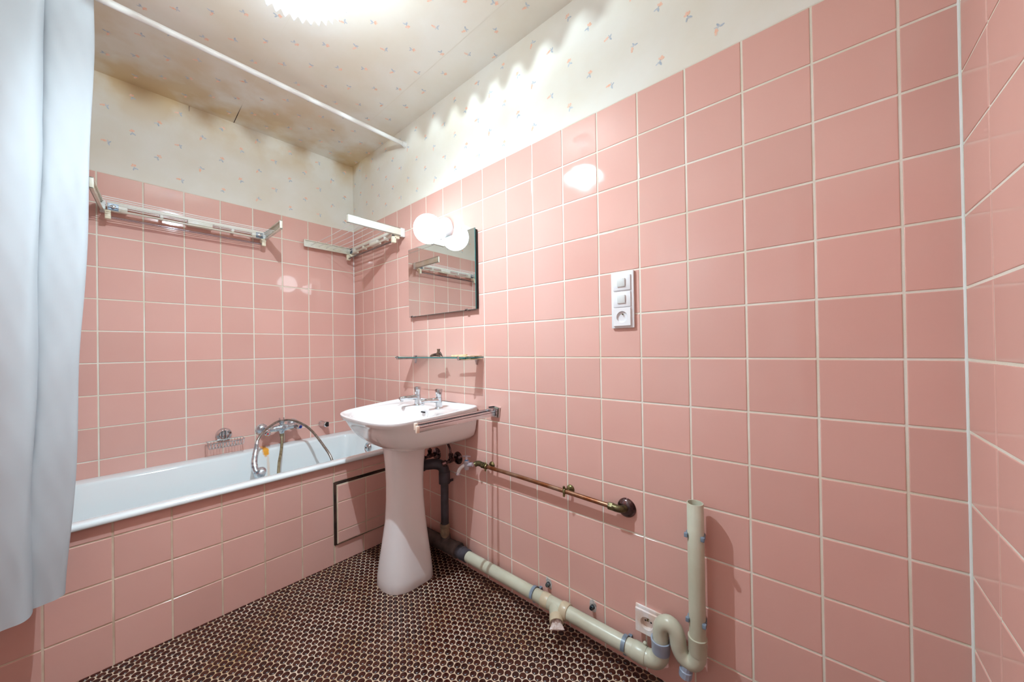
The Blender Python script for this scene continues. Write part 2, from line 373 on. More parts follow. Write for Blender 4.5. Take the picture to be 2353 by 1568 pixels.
# back wall (x = 0), behind the bath
mb = MB(); solid(mb, -0.1, -0.0012, LY - 0.1, 0.1, 0, H + 0.1, 1)
tiled(mb, (0, 0, 0), (0, -1, 0), (0, 0, 1), lines(0.1535, P0, 0, -LY), rows, (1, 0, 0))
mb.add([(0.0004, 0, TT), (0.0004, LY, TT), (0.0004, LY, H), (0.0004, 0, H)], [(0, 1, 2, 3)], 4)
sprigs(mb, (0.0004, 0, 0), (0, 1, 0), (0, 0, 1), (1, 0, 0), LY, 0, TT, H, -1.10 + 0.0, 2.392)
mb.add([(0.0009, -0.8892, TT), (0.0009, -0.8884, TT), (0.0009, -0.8884, H - 0.012), (0.0009, -0.8892, H - 0.012)], [(0, 1, 2, 3)], 4)
mb.add([(0.0009, -0.8896, H - 0.03), (0.0009, -0.8880, H - 0.03), (0.0009, -0.8878, H - 0.001), (0.0009, -0.8897, H - 0.001)], [(0, 1, 2, 3)], 5)
struct(mb.build('wall_back', ['tile', 'grout', 'peach', 'blue', 'paper', 'gap'], smooth=0, fix=False))
# right wall (y = 0), carries basin, mirror and pipes
mb = MB(); solid(mb, -0.1, LX + 0.1, 0.0012, 0.1, 0, H + 0.1, 1)
tiled(mb, (0, 0, 0), (1, 0, 0), (0, 0, 1), lines(0.1373, P0, 0, LX), rows, (0, -1, 0))
mb.add([(0, -0.0004, TT), (LX, -0.0004, TT), (LX, -0.0004, H), (0, -0.0004, H)], [(0, 1, 2, 3)], 4)
sprigs(mb, (0, -0.0004, 0), (1, 0, 0), (0, 0, 1), (0, -1, 0), 0, LX, TT, H, 1.845, 2.400)
struct(mb.build('wall_right', ['tile', 'grout', 'peach', 'blue', 'paper', 'gap'], smooth=0, fix=False))
# front wall (x = LX), the strip at the right of the picture
mb = MB(); solid(mb, LX + 0.0012, LX + 0.1, LY - 0.1, 0.1, 0, H + 0.1, 1)
tiled(mb, (LX, 0, 0), (0, -1, 0), (0, 0, 1), lines(0.1595, P0, 0, -LY), rows, (-1, 0, 0))
mb.add([(LX - 0.0004, 0, TT), (LX - 0.0004, LY, TT), (LX - 0.0004, LY, H), (LX - 0.0004, 0, H)], [(0, 1, 2, 3)], 4)
sprigs(mb, (LX - 0.0004, 0, 0), (0, 1, 0), (0, 0, 1), (-1, 0, 0), LY, 0, TT, H, -0.9, 2.392)
struct(mb.build('wall_front', ['tile', 'grout', 'peach', 'blue', 'paper', 'gap'], smooth=0, fix=False))
# left wall
mb = MB(); solid(mb, -0.1, LX + 0.1, LY - 0.1, LY - 0.0012, 0, H + 0.1, 1)
tiled(mb, (0, LY, 0), (1, 0, 0), (0, 0, 1), lines(0.13, P0, 0, LX), rows, (0, 1, 0))
mb.add([(0, LY + 0.0004, TT), (LX, LY + 0.0004, TT), (LX, LY + 0.0004, H), (0, LY + 0.0004, H)], [(0, 1, 2, 3)], 4)
sprigs(mb, (0, LY + 0.0004, 0), (1, 0, 0), (0, 0, 1), (0, 1, 0), 0, LX, TT, H, 1.845, 2.400)
struct(mb.build('wall_left', ['tile', 'grout', 'peach', 'blue', 'paper', 'gap'], smooth=0, fix=False))
# made-up white door on the unseen left wall, added to bounce neutral light
mb = MB(); mb.box(1.66, 2.42, LY + 0.002, LY + 0.030, 0.004, 1.995, 0.002)
for (a, b_) in ((0.12, 0.95), (1.07, 1.88)): mb.box(1.76, 2.32, LY + 0.028, LY + 0.036, a, b_, 0.004)
dr_ = struct(mb.build('bounce_door_1', 'paint'))
mb = MB(); mb.box(1.60, 1.66, LY + 0.002, LY + 0.045, 0, 2.055, 0.002); mb.box(2.42, 2.48, LY + 0.002, LY + 0.045, 0, 2.055, 0.002); mb.box(1.66, 2.42, LY + 0.002, LY + 0.045, 1.998, 2.055, 0.002)
struct(mb.build('bounce_door_trim', 'paint'))  # frame of the added bounce door, out of view as well
# ceiling with one open seam of the paper
mb = MB(); solid(mb, -0.1, LX + 0.1, LY - 0.1, 0.1, H, H + 0.1, 1)
sprigs(mb, (0, 0, H), (1, 0, 0), (0, 1, 0), (0, 0, -1), 0, LX, LY, 0, 0.175, -1.184, 0.086, 0.09)
z = H - 0.0008
mb.add([(0.0, -0.6965, z), (0.0, -0.6935, z), (0.10, -0.696, z), (0.235, -0.7008, z), (0.10, -0.6995, z)], [(0, 1, 2, 3, 4)], 5)
for yy in (-0.17, -1.23):
    mb.add([(0.0, yy, z), (0.0, yy - 0.0012, z), (2.7, yy - 0.0012, z), (2.7, yy, z)], [(0, 1, 2, 3)], 0)
mb.add([(0.0, -0.7008, z), (0.0, -0.7016, z), (2.7, -0.7016, z), (2.7, -0.7008, z)], [(0, 1, 2, 3)], 0)
mb.mi = [4 if (i == 1) else i for i in mb.mi]
struct(mb.build('ceiling', ['grout', 'grout', 'peach', 'blue', 'paper', 'gap'], smooth=0, fix=False))
# floor: rounds, 25.8 mm apart
mb = MB(); solid(mb, -0.1, LX + 0.1, LY - 0.1, 0.1, -0.1, 0.0, 1)
AX, AY = 0.02235, 0.0258; R0 = 0.01195
prof = [(1.0, -0.0002), (0.985, 0.0004), (0.93, 0.0013), (0.80, 0.0024), (0.62, 0.0031), (0.40, 0.0035), (0.2, 0.0036)]
NS = 18; cs = [(math.cos(2 * PI * k / NS), math.sin(2 * PI * k / NS)) for k in range(NS)]
fs0 = []
for i in range(len(prof) - 1):
    for k in range(NS):
        a = i * NS + k; b_ = i * NS + (k + 1) % NS; fs0.append((a, b_, b_ + NS, a + NS))
fs0.append(tuple(range((len(prof) - 1) * NS, len(prof) * NS)))
for i in range(-50, 60):
    x = 1.7548 + i * AX
    if not (0.652 < x < LX - 0.002): continue
    for j in range(-60, 30):
        y = -0.2815 + j * AY + (i % 2) * AY / 2
        if not (LY + 0.003 < y < 0.006): continue
        rr = R0 * rnd.uniform(0.985, 1.015); dx, dy = rnd.gauss(0, 0.0003), rnd.gauss(0, 0.0003)
        tx, ty = rnd.gauss(0, 0.012), rnd.gauss(0, 0.012)
        vs = [(x + dx + c * rr * q, min(y + dy + s * rr * q, -0.001), h + (tx * c + ty * s) * rr * q) for q, h in prof for c, s in cs]
        mb.add(vs, fs0, 0, rnd.random())
struct(mb.build('floor', ['round', 'mortar'], smooth=0, fix=False))
fl = bpy.data.objects['floor'].data
fl.polygons.foreach_set('use_smooth', [True] * len(fl.polygons)); fl.set_sharp_from_angle(angle=math.radians(60))
# white silicone bead up the corner by the bath and the front corner
mb = MB(); mb.tube([(0.001, -0.001, 0.53), (0.001, -0.001, TT)], 0.0045, 8)
o = struct(mb.build('trim_1', 'paint'))
mb = MB(); mb.tube([(LX - 0.001, -0.001, 0.0), (LX - 0.001, -0.001, TT)], 0.0032, 8)
o = struct(mb.build('trim_2', 'paint'))

# ------------------------------------------------------------------ bath
def rrect(x0, x1, y0, y1, r, z, n=8, zf=None):
    pts = []
    for (cx, cy, a0) in ((x1 - r, y1 - r, 0), (x0 + r, y1 - r, PI / 2), (x0 + r, y0 + r, PI), (x1 - r, y0 + r, 1.5 * PI)):
        for k in range(n + 1):
            a = a0 + PI / 2 * k / n; pts.append(Vector((cx + r * math.cos(a), cy + r * math.sin(a), z)))
    if zf: 
        for p in pts: p.z += zf(p)
    return pts
bath = thing('bathtub', 'long white enamelled bathtub built in behind the pink tiled apron', 'bathtub', (0.34, -0.87, 0.0))
BX0, BX1, BY0, BY1 = 0.003, 0.679, -1.745, -0.003
tl = lambda p: 0.020 * ((p.y + 0.85) / 0.85 if p.y > -0.85 else 0) * (1 - 0.0 * p.x)
def Tz(p): return 0.0
mb = MB()
R = [rrect(BX0, BX1 - 0.012, BY0, BY1, 0.012, 0.513), rrect(BX0, BX1 - 0.003, BY0, BY1, 0.014, 0.5135), rrect(BX0, BX1, BY0, BY1, 0.014, 0.517),
     rrect(BX0, BX1 - 0.001, BY0, BY1, 0.014, 0.526), rrect(BX0, BX1 - 0.005, BY0, BY1, 0.014, 0.5315), rrect(BX0, BX1 - 0.012, BY0 + 0.002, BY1, 0.014, 0.5335),
     rrect(0.075, BX1 - 0.050, BY0 + 0.06, -0.062, 0.085, 0.5325), rrect(0.082, BX1 - 0.058, BY0 + 0.068, -0.068, 0.085, 0.5290),
     rrect(0.087, BX1 - 0.064, BY0 + 0.078, -0.073, 0.085, 0.518),
     rrect(0.105, BX1 - 0.09, BY0 + 0.16, -0.100, 0.09, 0.40), rrect(0.130, BX1 - 0.115, BY0 + 0.26, -0.130, 0.10, 0.24),
     rrect(0.165, BX1 - 0.15, BY0 + 0.34, -0.175, 0.10, 0.17), rrect(0.23, BX1 - 0.21, BY0 + 0.42, -0.25, 0.08, 0.145)]
mb.rings(R, False, True)
mb.build('tub_body', 'enamel', bath, smooth=50)
mb = MB(); ax = Vector((0, -1, 0.15))
mb.lathe([(0.034, 0.0), (0.034, 0.010), (0.031, 0.014), (0.027, 0.012), (0.024, 0.010)], (0.355, -0.083, 0.478), ax, 28)
mb.lathe([(0.020, 0.008), (0.020, 0.016), (0.014, 0.019), (0.005, 0.020)], (0.355, -0.083, 0.478), ax, 20)
ov = mb.build('overflow_cap', 'chrome', bath); ov['label'] = 'round chrome overflow cap'
mb = MB(); mb.lathe([(0.006, 0.019), (0.006, 0.0215), (0.002, 0.022)], (0.355, -0.083, 0.478), ax, 12); mb.build('screw', 'black', ov)

# tiled apron below the bath rim, with an opening for the access panel
AXX = 0.658; HY0, HY1, HZ0, HZ1 = 0.090, 0.428, 0.098, 0.424
mb = MB(); 
us = [u for u in lines(0.424, 0.1515, 0.0, -LY)]; vs_ = lines(0.458, 0.1515, 0.0, 0.512)
# tiles split at the opening
us = sorted(set(us + [HY0, HY1])); vs2 = sorted(set(vs_ + [HZ0, HZ1]))
us = [u for k, u in enumerate(us) if k == 0 or u - us[k - 1] > 0.006 or u in (HY0, HY1)]
def apron(mb):
    U = lines(0.424, 0.1515, 0.0, -LY); Vv = vs_
    O = (AXX, 0, 0)
    # full tiles away from the opening, cut ones around it
    for i in range(len(U) - 1):
        for j in range(len(Vv) - 1):
            a, b_, c, d = U[i], U[i + 1], Vv[j], Vv[j + 1]
            segs = [(a, b_, c, d)]
            if b_ > HY0 + 1e-4 and a < HY1 - 1e-4 and d > HZ0 + 1e-4 and c < HZ1 - 1e-4:
                segs = []
                if a < HY0: segs.append((a, HY0, c, d))
                if b_ > HY1 + 0.006: segs.append((HY1, b_, c, d))
                aa, bb = max(a, HY0), min(b_, HY1)
                if c < HZ0: segs.append((aa, bb, c, HZ0))
                if d > HZ1: segs.append((aa, bb, HZ1, d))
            for s in segs:
                if s[1] - s[0] > 0.004 and s[3] - s[2] > 0.004:
                    tiled(mb, O, (0, -1, 0), (0, 0, 1), [s[0], s[1]], [s[2], s[3]], (1, 0, 0))
apron(mb)
mb.cur = 1
for (y0, y1, z0, z1) in ((0.0, HY0, 0, 0.512), (HY1, -LY, 0, 0.512), (HY0, HY1, 0, HZ0), (HY0, HY1, HZ1, 0.512)):
    mb.box(AXX - 0.04, AXX - 0.0012, -y1, -y0, z0, z1, mi=1)
mb.box(AXX - 0.06, AXX - 0.045, -HY1 - 0.02, -HY0 + 0.02, HZ0 - 0.02, HZ1 + 0.02, mi=2)
tag(mb.build('bath_apron', ['tile', 'apron_grout', 'gap'], smooth=0, fix=False), 'pink tiled masonry apron running along the floor below the white bathtub', 'bath apron')
# access panel, sitting a little proud and askew in its dark gap
pan = thing('access_panel', 'loose pink tiled access panel in a dark frame, low behind the washbasin pedestal', 'access panel', (0.66, -0.26, 0.10))
mb = MB()
mb.box(0.630, 0.664, -0.4265, -0.092, 0.1, 0.4205, 0.001)
fr = mb.build('frame', 'gap', pan)
mb = MB()
PX = 0.671; py0, py1, pz0, pz1 = 0.093, 0.414, 0.108, 0.4085
tiled(mb, (PX, 0, 0), (0, -1, 0), (0, 0, 1), [py0, 0.2625, py1], [pz0, 0.169, 0.3195, pz1], (1, 0, 0))
mb.box(0.6642, PX - 0.0004, -py1 - 0.0015, -py0, pz0 - 0.0012, pz1 + 0.0015, mi=1)
mb.build('tiled_face', ['tile', 'apron_grout'], pan, smooth=0, fix=False)

# ------------------------------------------------------------------ curtain rod and curtain
RX, RZ = 0.695, 2.348
rod = thing('curtain_rod', 'white curtain rod high over the bath edge below the ceiling', 'curtain rod', (RX, 0, RZ))
mb = MB(); mb.tube([(RX, -0.012, RZ), (RX, -1.10, RZ)], 0.0115, 20); mb.build('rod', 'paint', rod)
mb = MB(); mb.tube([(RX, -1.098, RZ), (RX, LY + 0.01, RZ)], 0.0125, 20); mb.build('rod_sleeve', 'paint', rod)
mb = MB(); mb.lathe([(0.018, 0.0), (0.018, 0.006), (0.0145, 0.014), (0.0145, 0.022)], (RX, 0, RZ), (0, -1, 0)); 
mb.build('end_cap', 'paint', rod)
mb = MB(); mb.lathe([(0.018, 0.0), (0.018, 0.006), (0.0145, 0.014), (0.0145, 0.022)], (RX, LY, RZ), (0, 1, 0)); mb.build('end_cap', 'paint', rod)

def curtain():
    # plan of the folds from the free edge (u=0) to the wall side; z runs down
    keys = [(0.742, -1.216), (0.762, -1.213), (0.775, -1.222), (0.781, -1.245), (0.786, -1.275), (0.786, -1.302), (0.772, -1.318), (0.745, -1.324),
            (0.734, -1.318), (0.748, -1.312), (0.790, -1.314), (0.818, -1.324), (0.828, -1.350), (0.829, -1.385), (0.820, -1.415), (0.790, -1.430), (0.750, -1.436), (0.738, -1.444),
            (0.760, -1.454), (0.800, -1.470), (0.815, -1.50), (0.80, -1.53), (0.755, -1.55), (0.74, -1.565), (0.77, -1.59), (0.79, -1.63), (0.77, -1.67), (0.745, -1.70)]
    P = cat([(a, b_, 0) for a, b_ in keys], 6)
    rings = []; nz = 44
    for k in range(nz + 1):
        t = k / nz; z = 2.325 - t * (2.325 - 0.355)
        row = []
        for i, p in enumerate(P):
            u = i / (len(P) - 1)
            amp = 0.75 + 0.25 * min(1, t * 6)
            x = 0.695 + 0.03 * min(1, t * 3) + (p.x - 0.735) * amp + 0.030 * t
            y = p.y - 0.075 * (max(0, t - 0.08)) ** 1.25 * max(0.0, 1 - u * 1.5)
            y += 0.003 * math.sin(z * 9 + u * 30) * (0.4 + t); x += 0.0025 * math.sin(z * 7 + u * 45) + 0.0016 * math.sin(z * 23 + u * 17) + 0.0012 * math.sin(z * 41 - u * 120)
            zz = z
            zz += t ** 8 * (0.012 - 0.05 * u)
            row.append(Vector((x, y, zz)))
        rings.append(row)
    # close the sheet with a 2 mm thickness
    mb = MB(); mb.rings(rings, False, False, closed=False)
    o = mb.build('shower_curtain', 'cloth', smooth=80, fix=False)
    so = o.modifiers.new('thickness', 'SOLIDIFY'); so.thickness = 0.0018
    es = o.modifiers.new('crisp_hem', 'EDGE_SPLIT'); es.split_angle = math.radians(60)
    return o
tag(curtain(), 'white cloth shower curtain drawn to the left, hanging outside the bath', 'shower curtain')

# ------------------------------------------------------------------ lamps
CL = Vector((1.437, -0.835, 0))
lamp = thing('ceiling_lamp', 'lit ceiling pendant with a crimped white glass shade near the curtain rod', 'ceiling lamp', (CL.x, CL.y, H))
mb = MB(); mb.lathe([(0.052, 0.0), (0.052, -0.012), (0.044, -0.035), (0.020, -0.052), (0.010, -0.056)], (CL.x, CL.y, H)); mb.build('ceiling_rose', 'paint', lamp)
mb = MB(); mb.lathe([(0.007, -0.05), (0.007, -0.20)], (CL.x, CL.y, H), seg=14); mb.build('stem', 'zinc', lamp)
mb = MB(); NW = 38; SEG = NW * 8; rr = []
SHP = ((0.030, 2.256, 0), (0.050, 2.251, 0), (0.080, 2.238, 0.0), (0.105, 2.220, 0.1), (0.118, 2.209, 0.5), (0.130, 2.200, 0.9), (0.145, 2.189, 1.0))
for (r, z, a) in SHP:
    row = []
    for k in range(SEG):
        t = 2 * PI * k / SEG; tri = abs(((t * NW / (2 * PI)) % 1) * 2 - 1) * 2 - 1
        row.append(Vector((CL.x + (r + 0.0045 * a * tri) * math.cos(t), CL.y + (r + 0.0045 * a * tri) * math.sin(t), z - 0.0075 * a * tri)))
    rr.append(row)
mb.rings(rr[:5], False, False); sh = mb.build('shade', 'lit_shade', lamp, smooth=30, fix=False)
so = sh.modifiers.new('thickness', 'SOLIDIFY'); so.thickness = 0.003
mb = MB(); mb.rings(rr[4:], False, False); s2 = mb.build('crimped_rim', 'opal', sh, smooth=30, fix=False); s2['label'] = 'crimped clear white rim'
so = s2.modifiers.new('thickness', 'SOLIDIFY'); so.thickness = 0.003
mb = MB(); mb.lathe([(0.020, 0.0), (0.020, -0.060), (0.014, -0.085), (0.010, -0.092)], (CL.x, CL.y, 2.268)); mb.build('bulb_holder', 'zinc', lamp)
mb = MB(); mb.sphere((CL.x, CL.y, 2.162), 0.0065, 24, 14, (1, 1, 0.17)); mb.build('bulb', 'bulb', lamp)

GL = Vector((1.071, -0.113, 1.722))
wl = thing('wall_lamp', 'lit round white globe lamp on the wall above the mirror', 'wall lamp', (GL.x + 0.012, 0, GL.z + 0.02))
mb = MB(); mb.lathe([(0.060, 0.0), (0.060, 0.012), (0.056, 0.020), (0.047, 0.050), (0.040, 0.062)], (GL.x + 0.006, -0.002, GL.z + 0.024), Vector((-0.06, -1, -0.22)), 36)
mb.build('lamp_base', 'plastic', wl)
mb = MB(); mb.sphere(GL, 0.074, 40, 26); mb.build('lamp_globe', 'globe', wl, smooth=60)

# ------------------------------------------------------------------ mirror
mir = thing('mirror', 'frameless rectangular wall mirror over the glass shelf', 'mirror', (1.04, -0.01, 1.30))
mx0, mx1, mz0, mz1 = 0.748, 1.322, 1.298, 1.693
mb = MB(); mb.box(mx0 + 0.004, mx1 - 0.004, -0.020, -0.0025, mz0 + 0.004, mz1 - 0.004, 0.001); mb.build('backing', 'black', mir)
mb = MB(); mb.box(mx0, mx1, -0.0249, -0.0203, mz0, mz1, 0.0006, 1); mb.build('edge', 'glass_edge', mir)
mb = MB(); mb.add([(mx0 + 0.0012, -0.0252, mz0 + 0.0012), (mx1 - 0.0012, -0.0252, mz0 + 0.0012), (mx1 - 0.0012, -0.0252, mz1 - 0.0012), (mx0 + 0.0012, -0.0252, mz1 - 0.0012)], [(0, 1, 2, 3)])
mb.build('mirror_glass', 'mirror', mir, smooth=0)
for (cx, cz, t_) in ((mx0 + 0.03, mz0, 1), (mx1 - 0.07, mz0, 1), (mx0 + 0.25, mz1, -1)):
    mb = MB(); mb.box(cx - 0.008, cx + 0.008, -0.0285, -0.003, cz - 0.003, cz + 0.003, 0.001)
    mb.box(cx - 0.008, cx + 0.008, -0.0285, -0.0255, cz - 0.003 if t_ > 0 else cz - 0.008, cz + 0.008 if t_ > 0 else cz + 0.003, 0.001)
    mb.build('clip', 'chrome', mir)

# ------------------------------------------------------------------ clothes airers
def airer(name, label, O, A, N, Lx, arms=0.35, group=None, l0=0.070, dl=0.046, lean=0.0):
    """wall airer: A runs along the wall, N out of it; O is the wall point at the start, z = arm centre height"""
    O, A, N = Vector(O), Vector(A), Vector(N); Z = Vector((0, 0, 1))
    root = thing(name, label, 'clothes airer', tuple(O), group)
    def bx(a0, a1, n0, n1, z0, z1, bev=0.0, mb=None):
        m = mb or MB(); p = O + A * a0 + N * n0 + Z * z0; q = O + A * a1 + N * n1 + Z * z1
        return m.box(min(p.x, q.x), max(p.x, q.x), min(p.y, q.y), max(p.y, q.y), min(p.z, q.z), max(p.z, q.z), bev)
    # wall rail with long openings
    m = MB(); bx(0.02, Lx - 0.02, 0.030, 0.052, 0.006, 0.020, 0.0015, m); bx(0.02, Lx - 0.02, 0.044, 0.052, -0.022, -0.013, 0.0015, m); 
    bx(0.02, 0.085, 0.02, 0.051, -0.020, 0.014, 0.001, m); bx(Lx - 0.075, Lx - 0.02, 0.02, 0.051, -0.020, 0.014, 0.001, m)
    bx(Lx * 0.46, Lx * 0.46 + 0.10, 0.02, 0.051, -0.020, 0.014, 0.001, m)
    for f in (0.30, 0.74): bx(Lx * f, Lx * f + 0.012, 0.02, 0.050, -0.018, 0.014, 0.001, m)
    rail = m.build('wall_rail', 'cream', root)
    for a in (0.022, Lx - 0.056):
        m = MB(); bx(a, a + 0.034, 0.0515, 0.0545, -0.020, 0.014, 0.0, m); pl_ = m.build('end_plate', 'zinc', rail)
        m = MB(); m.lathe([(0.009, 0.0), (0.009, 0.006), (0.004, 0.008)], O + A * (a + 0.017) + N * 0.0545 + Z * (-0.003), N, 16); m.build('screw', 'chrome', pl_)
    for a in (0.0, Lx - 0.014):
        # arm: shallow channel open to the inside
        m = MB(); s = 1 if a == 0 else -1; oa = a if a == 0 else a + 0.014
        bx(oa, oa + s * 0.003, 0.002, arms, -0.022, 0.024, 0.001, m); bx(oa, oa + s * 0.013, 0.002, arms, 0.020, 0.024, 0.001, m); bx(oa, oa + s * 0.013, 0.002, arms, -0.022, -0.018, 0.001, m)
        bx(oa, oa + s * 0.014, arms - 0.004, arms, -0.022, 0.024, 0.001, m)
        for k in range(5): bx(oa + s * 0.003, oa + s * 0.006, 0.06, arms - 0.01, -0.012 + k * 0.0065, -0.0095 + k * 0.0065, 0, m)
        if a == 0 and lean: m.v = [tuple(Vector(v) + A * (-lean * (Vector(v) - O).dot(N) / arms)) for v in m.v]
        arm = m.build('arm', 'cream', root)
        m = MB(); bx(oa - s * 0.003, oa + s * 0.016, 0.002, 0.030, -0.026, 0.027, 0.003, m); m.build('arm_cap', 'paint', arm)
        # hook that carries the lower rod
        m = MB(); c = oa + s * 0.012
        bx(c, c + s * 0.020, 0.030, 0.062, -0.040, -0.022, 0.002, m); bx(c, c + s * 0.020, 0.052, 0.078, -0.068, -0.030, 0.004, m)
        m.build('hook', 'yellow_cream', root)
    m = MB(); m.tube([O + A * 0.022 + N * 0.066 + Z * (-0.057), O + A * (Lx - 0.022) + N * 0.066 + Z * (-0.057)], 0.0050, 12); m.build('lower_rod', 'clear', root)
    for k in range(6):
        n = l0 + k * dl
        m = MB(); m.tube([O + A * 0.006 + N * n + Z * (-0.006), O + A * (Lx / 2) + N * n + Z * (-0.010), O + A * (Lx - 0.006) + N * n + Z * (-0.006)], 0.0018, 6); m.build('line', 'string', root)
    return root
airer('clothes_airer', 'folding white clothes airer on the back wall over the middle of the bath', (0, -1.205, 1.808), (0, 1, 0), (1, 0, 0), 0.655, 0.34, 'wall mounted clothes airers above the bath', 0.062, 0.030, 0.030)
airer('clothes_airer', 'folding white clothes airer in the room corner, its arm ending beside the globe lamp', (0.035, 0, 1.815), (1, 0, 0), (0, -1, 0), 0.645, 0.345, 'wall mounted clothes airers above the bath')

# ------------------------------------------------------------------ bath mixer
mix = thing('bath_mixer', 'limescaled chrome bath mixer with two handles on the tiles over the bath', 'bath mixer', (0, -0.49, 0.64))
for (y, z) in ((-0.578, 0.640), (-0.412, 0.645)):
    mb = MB(); mb.lathe([(0.032, 0.002), (0.031, 0.008), (0.024, 0.020), (0.014, 0.026), (0.014, 0.055)], (0, y, z), (1, 0, 0), 28); mb.build('rosette', 'scaled_chrome', mix)
mb = MB()
mb.tube([(0.062, -0.575, 0.638), (0.064, -0.54, 0.640), (0.066, -0.49, 0.641), (0.064, -0.44, 0.642), (0.062, -0.41, 0.643)], [0.017, 0.015, 0.022, 0.015, 0.017], 18)
mb.lathe([(0.018, 0.0), (0.017, 0.02), (0.012, 0.034), (0.008, 0.036)], (0.066, -0.49, 0.64), (0, 0, -1), 18)
mb.lathe([(0.015, 0.0), (0.014, 0.03), (0.009, 0.032)], (0.07, -0.485, 0.642), (1, 0.25, -0.1), 16)
mb.build('body', 'scaled_chrome', mix)
mb = MB(); mb.lathe([(0.011, 0.012), (0.009, 0.022), (0.014, 0.030), (0.014, 0.046), (0.009, 0.050)], (0.066, -0.49, 0.640), (0, 0, 1), 16)
for s in (-1, 1): mb.box(0.058, 0.074, -0.49 + s * 0.011 - 0.002, -0.49 + s * 0.011 + 0.002, 0.672, 0.702, 0.001)
mb.build('handset_cradle', 'chrome', mix)
for (y, z, d, mk) in ((-0.572, 0.638, (1, -0.05, -0.22), 'red'), (-0.420, 0.643, (1, 0.35, -0.12), 'blue_mark')):
    D = Vector(d).normalized(); o0 = Vector((0.062, y, z))
    mb = MB(); mb.lathe([(0.012, 0.008), (0.017, 0.014), (0.019, 0.030), (0.016, 0.052), (0.011, 0.056)], o0, D, 8); h = mb.build('handle', 'chrome', mix, smooth=20)
    mb = MB(); mb.lathe([(0.010 if mk != 'red' else 0.006, 0.056), (0.009 if mk != 'red' else 0.005, 0.059)], o0, D, 16); mb.build('marker', mk, h)
mb = MB(); mb.tube(cat([(0.066, -0.49, 0.604), (0.072, -0.491, 0.585), (0.10, -0.500, 0.545), (0.15, -0.520, 0.505), (0.21, -0.545, 0.470), (0.27, -0.566, 0.42), (0.33, -0.585, 0.345), (0.36, -0.55, 0.22), (0.34, -0.45, 0.19)], 6), 0.0075, 12)
mb.lathe([(0.011, -0.002), (0.011, 0.016), (0.008, 0.020)], (0.066, -0.49, 0.606), (0.1, 0, -1), 8)
mb.build('lower_hose', 'hose_brown', mix)
# hand shower hanging over the cradle
hs = thing('hand_shower', 'chrome hand shower hanging head down inside the bath on its curved hose', 'hand shower', (0.2, -0.62, 0.55))
mb = MB(); mb.tube(cat([(0.072, -0.505, 0.684), (0.085, -0.530, 0.678), (0.11, -0.567, 0.664), (0.135, -0.598, 0.648), (0.155, -0.622, 0.629), (0.17, -0.638, 0.607)], 6), [0.0070] * 31, 14); mb.build('hose', 'grey_metal', hs)
mb = MB(); mb.tube(cat([(0.070, -0.478, 0.684), (0.095, -0.452, 0.684), (0.135, -0.420, 0.671), (0.19, -0.388, 0.643), (0.25, -0.368, 0.603), (0.32, -0.350, 0.548), (0.40, -0.335, 0.480), (0.44, -0.33, 0.38), (0.42, -0.36, 0.24), (0.36, -0.45, 0.19)], 6), 0.0072, 14); mb.build('hose', 'grey_metal', hs)
hp = cat([(0.17, -0.638, 0.607), (0.178, -0.644, 0.588), (0.20, -0.653, 0.563), (0.218, -0.662, 0.535), (0.240, -0.670, 0.508), (0.262, -0.672, 0.480), (0.278, -0.668, 0.462)], 5)
mb = MB(); mb.tube(hp, [0.0085 + 0.0065 * min(1, i / 22) for i in range(len(hp))], 18); mb.build('handle', 'scaled_chrome', hs)
mb = MB(); A_ = Vector((-0.2, 0.75, -0.35)).normalized()
mb.lathe([(0.012, -0.024), (0.024, -0.018), (0.031, -0.006), (0.033, 0.006), (0.031, 0.012), (0.014, 0.016), (0.004, 0.017)], (0.272, -0.652, 0.452), A_, 26); mb.build('spray_head', 'scaled_chrome', hs)
# shower bracket
br = thing('shower_bracket', 'small round chrome shower bracket on the tiles right of the bath mixer', 'wall bracket', (0, -0.24, 0.616))
mb = MB(); mb.lathe([(0.021, 0.001), (0.020, 0.010), (0.017, 0.035), (0.018, 0.055), (0.014, 0.060)], (0, -0.238, 0.614), (1, 0.25, 0.0), 24); mb.build('bracket_body', 'chrome', br)
mb = MB(); mb.box(0.050, 0.068, -0.229, -0.215, 0.600, 0.630, 0.002); mb.build('bracket_slot', 'black', br)
# soap basket
sb = thing('soap_basket', 'chrome wire soap basket on a round wall disc left of the bath mixer', 'soap basket', (0, -0.76, 0.62))
mb = MB(); mb.lathe([(0.037, 0.001), (0.037, 0.010), (0.033, 0.018), (0.024, 0.020), (0.020, 0.014), (0.006, 0.013)], (0, -0.758, 0.642), (1, 0, 0), 32)
for dy in (-0.007, 0.007): mb.tube([(0.012, -0.758 + dy, 0.668), (0.026, -0.758 + dy, 0.668), (0.026, -0.758 + dy, 0.622)], 0.003, 8)
mb.build('wall_disc', 'chrome', sb)
mb = MB(); y0, y1, x0, x1, zt = -0.838, -0.678, 0.022, 0.108, 0.618
rim = [(x0, y0, zt), (x1 - 0.02, y0, zt), (x1, y0 + 0.02, zt), (x1, y1 - 0.02, zt), (x1 - 0.02, y1, zt), (x0, y1, zt), (x0, y0, zt)]
mb.tube(rim, 0.0022, 8)
n = 12
for i in range(n):
    y = y0 + 0.008 + (y1 - y0 - 0.016) * i / (n - 1)
    mb.tube([(x0, y, zt), (x0 + 0.006, y, zt - 0.020), (x0 + 0.030, y, zt - 0.035), (x1 - 0.030, y, zt - 0.035), (x1 - 0.008, y, zt - 0.020), (x1, y, zt)], 0.0013, 6)
for x in (x0 + 0.030, x1 - 0.030): mb.tube([(x, y0, zt), (x, y0 + 0.006, zt - 0.033), (x, y1 - 0.006, zt - 0.033), (x, y1, zt)], 0.0014, 6)
mb.build('wire_basket', 'chrome', sb)

